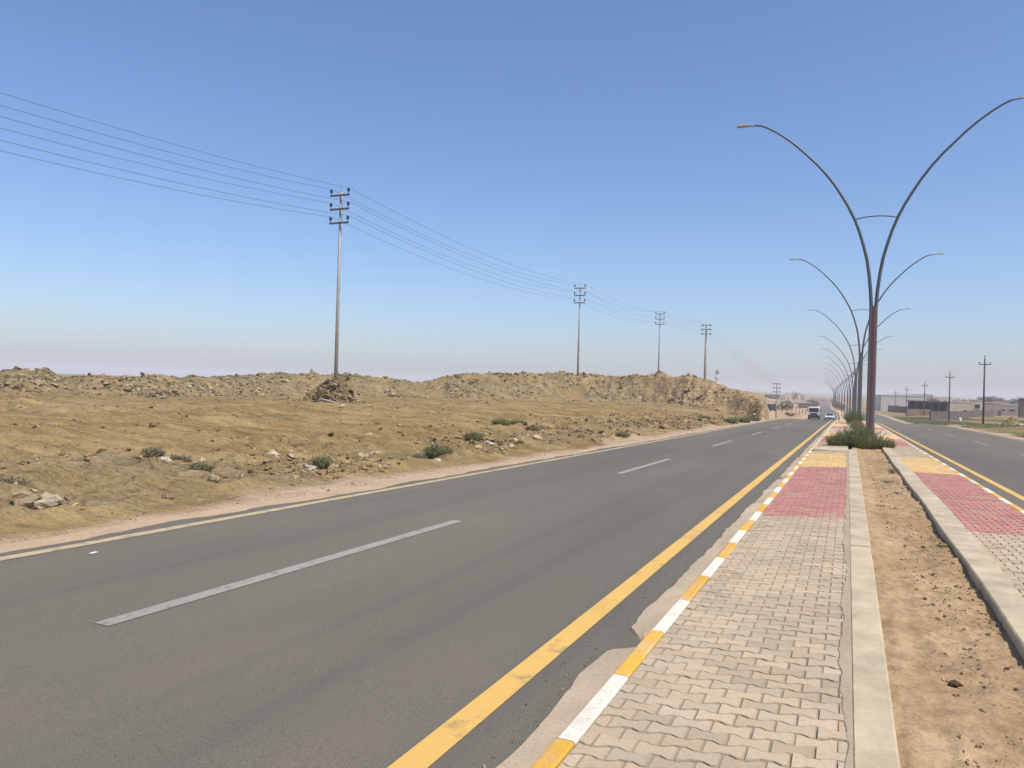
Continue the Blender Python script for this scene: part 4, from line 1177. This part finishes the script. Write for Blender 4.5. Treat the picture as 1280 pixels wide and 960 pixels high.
house(1259, 420, 12, 9, 500.5, 'distant dark roofed house behind the long low shed', 'render_pink', roof='darkroof', wins=((-.25, .6, 1.3, 1.2), (.2, .6, 1.3, 1.2)))
# boundary walls
def wall_run(pts, h, label, mt, name='boundary_wall', step=3.0):
    root = empty(name, (0, 0, 0))
    m = MB(); c = MB(); p_ = []
    for (a, b) in zip(pts[:-1], pts[1:]):
        a = Vector(a); b = Vector(b); L = (b - a).length; n = max(1, int(L / step)); ang = math.atan2(b.y - a.y, b.x - a.x)
        for k in range(n):
            p = a.lerp(b, (k + .5) / n); z = T(p.x, p.y); top = z + h
            m.box((p.x, p.y, top - (h + 1.5) / 2), (L / n + .02, .22, h + 1.5), ang)
            q = a.lerp(b, k / n); zq = T(q.x, q.y)
            p_.append((q.x, q.y, zq, ang))
    m.build('wall_panel', M[mt], root)
    for x, y, z, ang in p_:
        MB().box((x, y, z + h / 2 - .5), (.32, .30, h + 1.06), ang).build('wall_pier', M[mt], root)
    return tag(root, label, 'wall')
wall_run([at(1164, 176), at(1183, 180), at(1243, 246)], 1.95, 'long grey brown block wall behind the grass, reaching to the right houses', 'brickgrey', step=5)
wall_run([at(1134, 222), at(1163, 226)], 1.9, 'dull brown block wall in front of the open brick building', 'brickbrown', step=5)
wall_run([at(1111, 330), at(1137, 300)], 2.6, 'dark wall at the foot of the grey warehouse', 'darkroof', step=7)
# white plastic drum on the verge
x, y = at(1201, 165); dr = empty('drum', (x, y, T(x, y)))
MB().lathe((0, 0, 0), [(.28, 0), (.30, .05), (.30, .32), (.315, .35), (.30, .38), (.30, .72), (.315, .75), (.30, .78), (.29, .9)], 14).build('barrel', M['sheetwhite'], dr, smooth=True)
MB().lathe((.12, 0, .9), [(.05, -.01), (.05, .05)], 8).build('cap', M['vdark'], dr)
tag(dr, 'small white drum standing on the grass before the long wall', 'drum')
# rubble heap on the right verge
x, y = at(1266, 92)
def heap(name, x, y, rx, ry, h, seed, mat, label, cat, n_st, lo, hi, smin, smax, steep=1.0):
    root = empty(name, (x, y, T(x, y) - .1)); rg = np.random.default_rng(seed)
    nr, na = 26, 56; V = []; F = []
    for i in range(nr):
        for j in range(na):
            r = i / (nr - 1); a = 2 * math.pi * j / na
            px, py = rx * r * math.cos(a), ry * r * math.sin(a)
            prof = (1 - r ** steep) if steep >= 1 else (1 - r) ** (1 / steep) * 1
            z = h * prof * (1 + .35 * float(fbm(np.array(px * 1.3 + x), np.array(py * 1.3 + y), seed, 3))) + (.20 * h * float(fbm(np.array(px * 3 + x), np.array(py * 3), seed + 1, 3)) - .1) * (1 - r)
            V.append((px, py, z if r < 1 else -.4))
    for i in range(nr - 1):
        for j in range(na): F.append((i * na + j, (i + 1) * na + j, (i + 1) * na + (j + 1) % na, i * na + (j + 1) % na))
    V = np.array(V)
    zone = np.zeros((len(V), 4), np.float32); zone[:, 1] = .7; zone[:, 3] = 1
    npmesh('earth_mound', V, F, mat, root, zone=zone)
    r = np.sqrt(rg.uniform(0, 1, n_st)); a = rg.uniform(0, 6.28, n_st)
    pts = np.stack([rx * r * np.cos(a) * 1.08, ry * r * np.sin(a) * 1.08], 1)
    def zf(px, py):
        rr = np.clip(np.hypot(px / rx, py / ry), 0, 1.0); return h * ((1 - rr ** steep) if steep >= 1 else (1 - rr) ** (1 / steep)) * .98
    st = scatter_stones('stones', pts, rg.uniform(smin, smax, n_st) * rg.uniform(.5, 1, n_st), stone_cols(n_st, lo, hi), zf, M['stone'], .3, root)
    st['kind'] = 'stuff'
    return tag(root, label, cat)
heap('rubble_heap', x, y, 1.6, 2.2, 1.25, 5, M['ground'], 'low heap of earth and broken stone on the grass at the right', 'heap', 130, (.22, .15, .09), (.55, .45, .34), .1, .32)
# heap round the foot of the nearest power pole
hx, hy = LP[0][1], LP[0][0]
heap('rubble_heap', hx + .15, hy - .3, 1.75, 1.6, 1.85, 8, M['clods'], 'steep heap of dark earth and broken stone round the foot of the nearest power pole', 'heap', 300, (.12, .08, .04), (.42, .32, .20), .12, .46, steep=2.6)
heap('rubble_heap', hx - 1.55, hy - .9, 1.3, 1.2, .75, 9, M['clods'], 'low brown mound leaning against the left of the heap at the nearest power pole', 'heap', 70, (.13, .09, .055), (.40, .30, .2), .06, .2, steep=1.2)
a0 = Vector((hx + .1, hy - 2.1, T(hx + .1, hy - 2.1) + .28)); b0 = Vector((hx + 2.0, hy - 2.3, T(hx + 2.0, hy - 2.3) + .06))
o = MB().tube([a0, a0.lerp(b0, .3) + Vector((0, 0, .03)), a0.lerp(b0, .7), b0], [.06, .075, .07, .05], 9).build('stone_post', M['render_pink'], None, smooth=True); tag(o, 'pale slender broken post lying at the foot of the nearest power pole heap', 'post')

# minaret
x, y = at(896, 800); zt = EYE + (497 + .0305 * (896 - 1060) - 460) / FX * 800; zb = T(x, y); h = zt - zb
mn = empty('minaret', (x, y, zb))
MB().lathe((0, 0, 0), [(1.9, -1), (1.8, h * .2), (1.6, h * .52)], 12).build('shaft', M['render_pale'], mn)
MB().lathe((0, 0, h * .52), [(1.6, 0), (2.3, .8), (2.3, 1.9), (1.5, 1.95)], 12).build('balcony', M['render_pale'], mn)
MB().lathe((0, 0, h * .52 + 1.9), [(1.25, 0), (1.25, h * .15), (1.7, h * .16)], 12).build('lantern', M['render_grey'], mn)
MB().lathe((0, 0, h * .68 + 1.9), [(1.5, -.2), (1.8, .9), (1.55, 2.1), (.9, 3.2), (.2, 4.2)], 12).build('dome', M['gold'], mn)
MB().tube([(0, 0, h * .68 + 5.8), (0, 0, h + .3)], [.18, .06], 6).build('finial', M['gold'], mn)
tag(mn, 'distant minaret with a dark dome rising behind the cut bank', 'minaret')

# settlement and trees on the left beyond the cut
gl = 'far houses left of the road'
for (px, Z, w, top, lb, mt) in [(982, 640, 9, 493.4, 'leftmost far pinkish house on the rise behind the drum insulator pole', 'render_pink'), (991, 610, 11, 491.6, 'tallest of the far houses on the rise, under a dark tree', 'render_pale'), (999.5, 650, 9, 493.0, 'far flat house right of the tallest house on the rise', 'render_pink'),
                              (969, 420, 12, 500.5, 'low pale far house just right of the cut bank end', 'render_pale'), (980, 330, 8, 505.8, 'low pinkish hut behind the drum insulator pole', 'render_pink'), (1010, 420, 10, 503.2, 'long reddish low wall like building left of the truck', 'brickbrown'), (1003, 500, 12, 500.2, 'far low tan house above the truck', 'render_pale'), (1023, 700, 14, 497.2, 'small far house near the top of the far road', 'render_pink')]:
    o = house(px, Z, w, 7, top, lb, mt, wins=((-.3, .55, 1, 1), (.05, .55, 1, 1), (.32, .55, 1, 1)), roof='render_pale', parapet=.3)
    o['group'] = gl
def tree(px, Z, top_px, w, label, seed, n=420, group='far trees', loc=None, trunk=.3, hgt=None):
    rg = np.random.default_rng(seed)
    x, y = loc if loc else at(px, Z)
    zb = T(x, y); h = hgt if hgt else max(1.2, EYE + (497 + .0305 * (px - 1060) - top_px) / FX * Z - zb)
    root = empty('tree', (x, y, zb))
    t = MB(); lean = rg.normal(0, .04, 2) * h; th = h * trunk
    t.tube([(0, 0, -.4), (lean[0] * .5, lean[1] * .5, th * .6), (lean[0], lean[1], h * .75)], [h * .035, h * .026, h * .008], 7)
    nodes = []
    for k in range(9):
        a = rg.uniform(0, 6.28); q = rg.uniform(.4, 1); zz = th + (h - th) * rg.uniform(.1, .85)
        e = np.array([lean[0] + math.cos(a) * w * .5 * q, lean[1] + math.sin(a) * w * .5 * q, zz])
        s0 = np.array([lean[0] * .7, lean[1] * .7, th + (zz - th) * .35]); t.tube([s0, (s0 + e) / 2 + np.array([0, 0, .05 * h]), e], [h * .014, h * .009, h * .004], 5)
        nodes.append(e)
    t.build('trunk', M['bark'], root)
    V, F = [], []
    nodes.append(np.array([lean[0], lean[1], h * .88]))
    rad = np.array([w * .26, w * .26, (h - th) * .2])
    for i in range(n):
        c = nodes[rg.integers(len(nodes))]; d = rg.normal(size=3); d /= np.linalg.norm(d)
        p = c + d * rad * rg.uniform(.2, 1.1) ** .6
        p[2] = min(p[2], h)
        s = w * rg.uniform(.025, .06); u = rg.normal(size=3); u /= np.linalg.norm(u); v = np.cross(u, rg.normal(size=3)); v /= np.linalg.norm(v)
        b = len(V); V += [p - u * s, p + v * s * .6, p + u * s, p - v * s * .6]; F.append((b, b + 1, b + 2, b + 3))
    npmesh('crown', V, F, M['treeleaf'], root)
    return tag(root, label, 'tree', group)
tl = [(984.5, 260, 500.5, 4.0, 'dark bushy tree right of the drum insulator pole'), (978, 290, 502.5, 3.0, 'smaller dark bush tree between the pole and the bushy tree'), (989, 172, 515.2, 2.2, 'low grey green bush tree near the road edge left of the truck'),
      (993, 600, 488.8, 6, 'dark round tree standing up above the far houses'), (999, 690, 491.0, 6, 'second tree on the rise right of the round tree'), (1020.5, 380, 501.0, 4.5, 'dark tree left of the far road above the truck'), (1012, 480, 499.5, 5, 'dull tree behind the reddish low building'),
      (962, 620, 492.5, 12, 'wide dark tree clump touching the cut bank skyline'), (971, 700, 493.0, 12, 'wide dark tree clump behind the drum insulator pole'),
      (1164, 290, 497.2, 5.5, 'dark leafy tree rising over the roof of the open brick building'), (1226, 430, 495.2, 7, 'leftmost dark tree of the row behind the narrow house'), (1233, 440, 495.0, 8, 'middle dark tree of the row behind the narrow house'), (1240, 450, 495.6, 8, 'right dark tree of the row behind the narrow house'), (1251, 470, 497.0, 8, 'paler far tree above the pinkish house'),
      (1212, 500, 498.2, 8, 'far tree behind the pale cream house'), (1190, 540, 498.0, 8, 'far tree left of the pale cream house'), (1100, 560, 497.0, 9, 'far dark tree just right of the nearest lamp column'), (1269, 420, 498.5, 8, 'far tree between the shed and the dark building')]
for i, (px, Z, top, w, lb) in enumerate(tl): tree(px, Z, top, w, lb, 200 + i)
for i, (y, dx, h) in enumerate([(300, .4, 3.2), (345, .9, 4.0), (392, .6, 3.4), (436, .9, 4.6), (482, .5, 4.2), (530, .8, 5.2), (575, .6, 4.6), (622, .7, 5.6), (670, .7, 5.0), (720, .7, 6.0), (770, .7, 6.0)]):
    tree(0, 0, 0, h * .75, ['first', 'second', 'third', 'fourth', 'fifth', 'sixth', 'seventh', 'eighth', 'ninth', 'tenth', 'eleventh'][i] + ' small tree in the far median bed, counting away from the camera', 300 + i, 200, 'small trees in the far median bed', loc=(float(xc(y)) + dx, y), hgt=h)
# thin young trees left of the road beyond the cut bank
for i, (px, Z, h) in enumerate([(1000, 215, 3.0), (1004, 235, 3.2), (1008, 220, 2.8), (1013, 240, 3.0), (1017, 255, 3.2), (996, 245, 3.0)]):
    tree(px, Z, 0, 1.1, ['leftmost but one', 'third from the left', 'fourth from the left', 'second from the right', 'rightmost', 'leftmost'][i] + ' of the thin bare saplings left of the truck', 330 + i, 46, 'thin saplings left of the truck', hgt=h, trunk=.5)

# grass on the right verge
def verge():
    rg = np.random.default_rng(77); n = 170000
    y = 46 + 190 * rg.uniform(0, 1, n) ** 1.2; o = 12.2 + 30 * rg.uniform(0, 1, n) ** 1.3
    x = xc(y) + o
    k = (fbm(x * .06, y * .06, 43, 3) * 1.9 + .62 + rg.uniform(-.2, .2, n)) > .5
    x, y = x[k], y[k]; z = terrain(x, y); m = len(x)
    a = rg.uniform(0, 6.28, m); h = rg.uniform(.10, .30, m) * (.7 + .3 * sstep(60, 140, y)); w = h * rg.uniform(.10, .28, m); lx, ly = rg.normal(0, .5, m) * h, rg.normal(0, .5, m) * h
    V = np.stack([np.stack([x - np.cos(a) * w, y - np.sin(a) * w, z - .03], 1), np.stack([x + np.cos(a) * w, y + np.sin(a) * w, z - .03], 1), np.stack([x + lx, y + ly, z + h], 1)], 1).reshape(-1, 3)
    o_ = npmesh('grass', V, np.arange(m * 3).reshape(-1, 3), M['tuftleaf'])
    tag(o_, 'patchy green grass on the verge right of the right road', 'grass', kind='stuff')
verge()
o = MB().box((-6.94, 5.45, float(g(5.45)) + RZ + .012), (.03, .08, .006), .2).build('litter', M['sheetwhite']); tag(o, 'flat scrap of white litter lying on the faded road edge line', 'litter')

# ------------------------------------------------------------------ air, light, camera
def haze():
    m = bpy.data.materials.new('haze_air'); m.use_nodes = True; nt = m.node_tree
    for nd in list(nt.nodes):
        if nd.type != 'OUTPUT_MATERIAL': nt.nodes.remove(nd)
    v = nt.nodes.new('ShaderNodeVolumePrincipled')
    v.inputs['Color'].default_value = (.97, .94, 1.0, 1); v.inputs['Density'].default_value = .00038; v.inputs['Anisotropy'].default_value = 0.0
    nt.links.new(v.outputs[0], nt.nodes['Material Output'].inputs['Volume'])
    o = MB().box((0, 0, 14), (8300, 8300, 58)).build('haze', m)
    tag(o, 'thin pale dusty haze over the whole plain', 'haze', kind='stuff')
haze()
W = bpy.data.worlds.new('World'); S.world = W; W.use_nodes = True
nt = W.node_tree; bg = nt.nodes['Background']
sky = nt.nodes.new('ShaderNodeTexSky'); sky.sky_type = 'NISHITA'; sky.sun_disc = False
SUN = Vector((.93, -.36, 0)).normalized(); EL = R_(59)
sky.sun_elevation = EL; sky.sun_rotation = math.atan2(SUN.x, SUN.y)
sky.altitude = 50; sky.air_density = 1.0; sky.dust_density = 1.6; sky.ozone_density = 4.4
hs = nt.nodes.new('ShaderNodeHueSaturation'); hs.inputs['Saturation'].default_value = 1.08
tn = nt.nodes.new('ShaderNodeMix'); tn.data_type = 'RGBA'; tn.blend_type = 'MULTIPLY'; tn.inputs[0].default_value = 1; tn.inputs[7].default_value = (1.0, .995, 1.06, 1)   # dusty lilac air
nt.links.new(sky.outputs[0], hs.inputs['Color']); nt.links.new(hs.outputs[0], tn.inputs[6]); nt.links.new(tn.outputs[2], bg.inputs[0]); bg.inputs[1].default_value = .15
sl = bpy.data.lights.new('sun', 'SUN'); sl.energy = 4.4; sl.angle = R_(.55); sl.color = (1, .95, .87)
so = bpy.data.objects.new('sun', sl); COL.objects.link(so)
d = Vector((SUN.x * math.cos(EL), SUN.y * math.cos(EL), math.sin(EL)))
so.rotation_euler = d.to_track_quat('Z', 'Y').to_euler()
cam = bpy.data.cameras.new('camera'); co = bpy.data.objects.new('camera', cam); COL.objects.link(co)
cam.sensor_width = 36; cam.lens = 36 * FX / 1280; cam.clip_end = 9000; cam.clip_start = .05
pitch, roll = R_(.2497), R_(1.747)
co.matrix_world = Matrix.Translation((0, 0, EYE)) @ Matrix.Rotation(YAW, 4, 'Z') @ Matrix.Rotation(math.pi / 2 + pitch, 4, 'X') @ Matrix.Rotation(roll, 4, 'Z')
S.camera = co
S.view_settings.view_transform = 'Standard'; S.view_settings.look = 'None'; S.view_settings.exposure = 0.10; S.view_settings.gamma = 1
S.render.engine = 'CYCLES'
S.cycles.max_bounces = 6; S.cycles.volume_bounces = 2
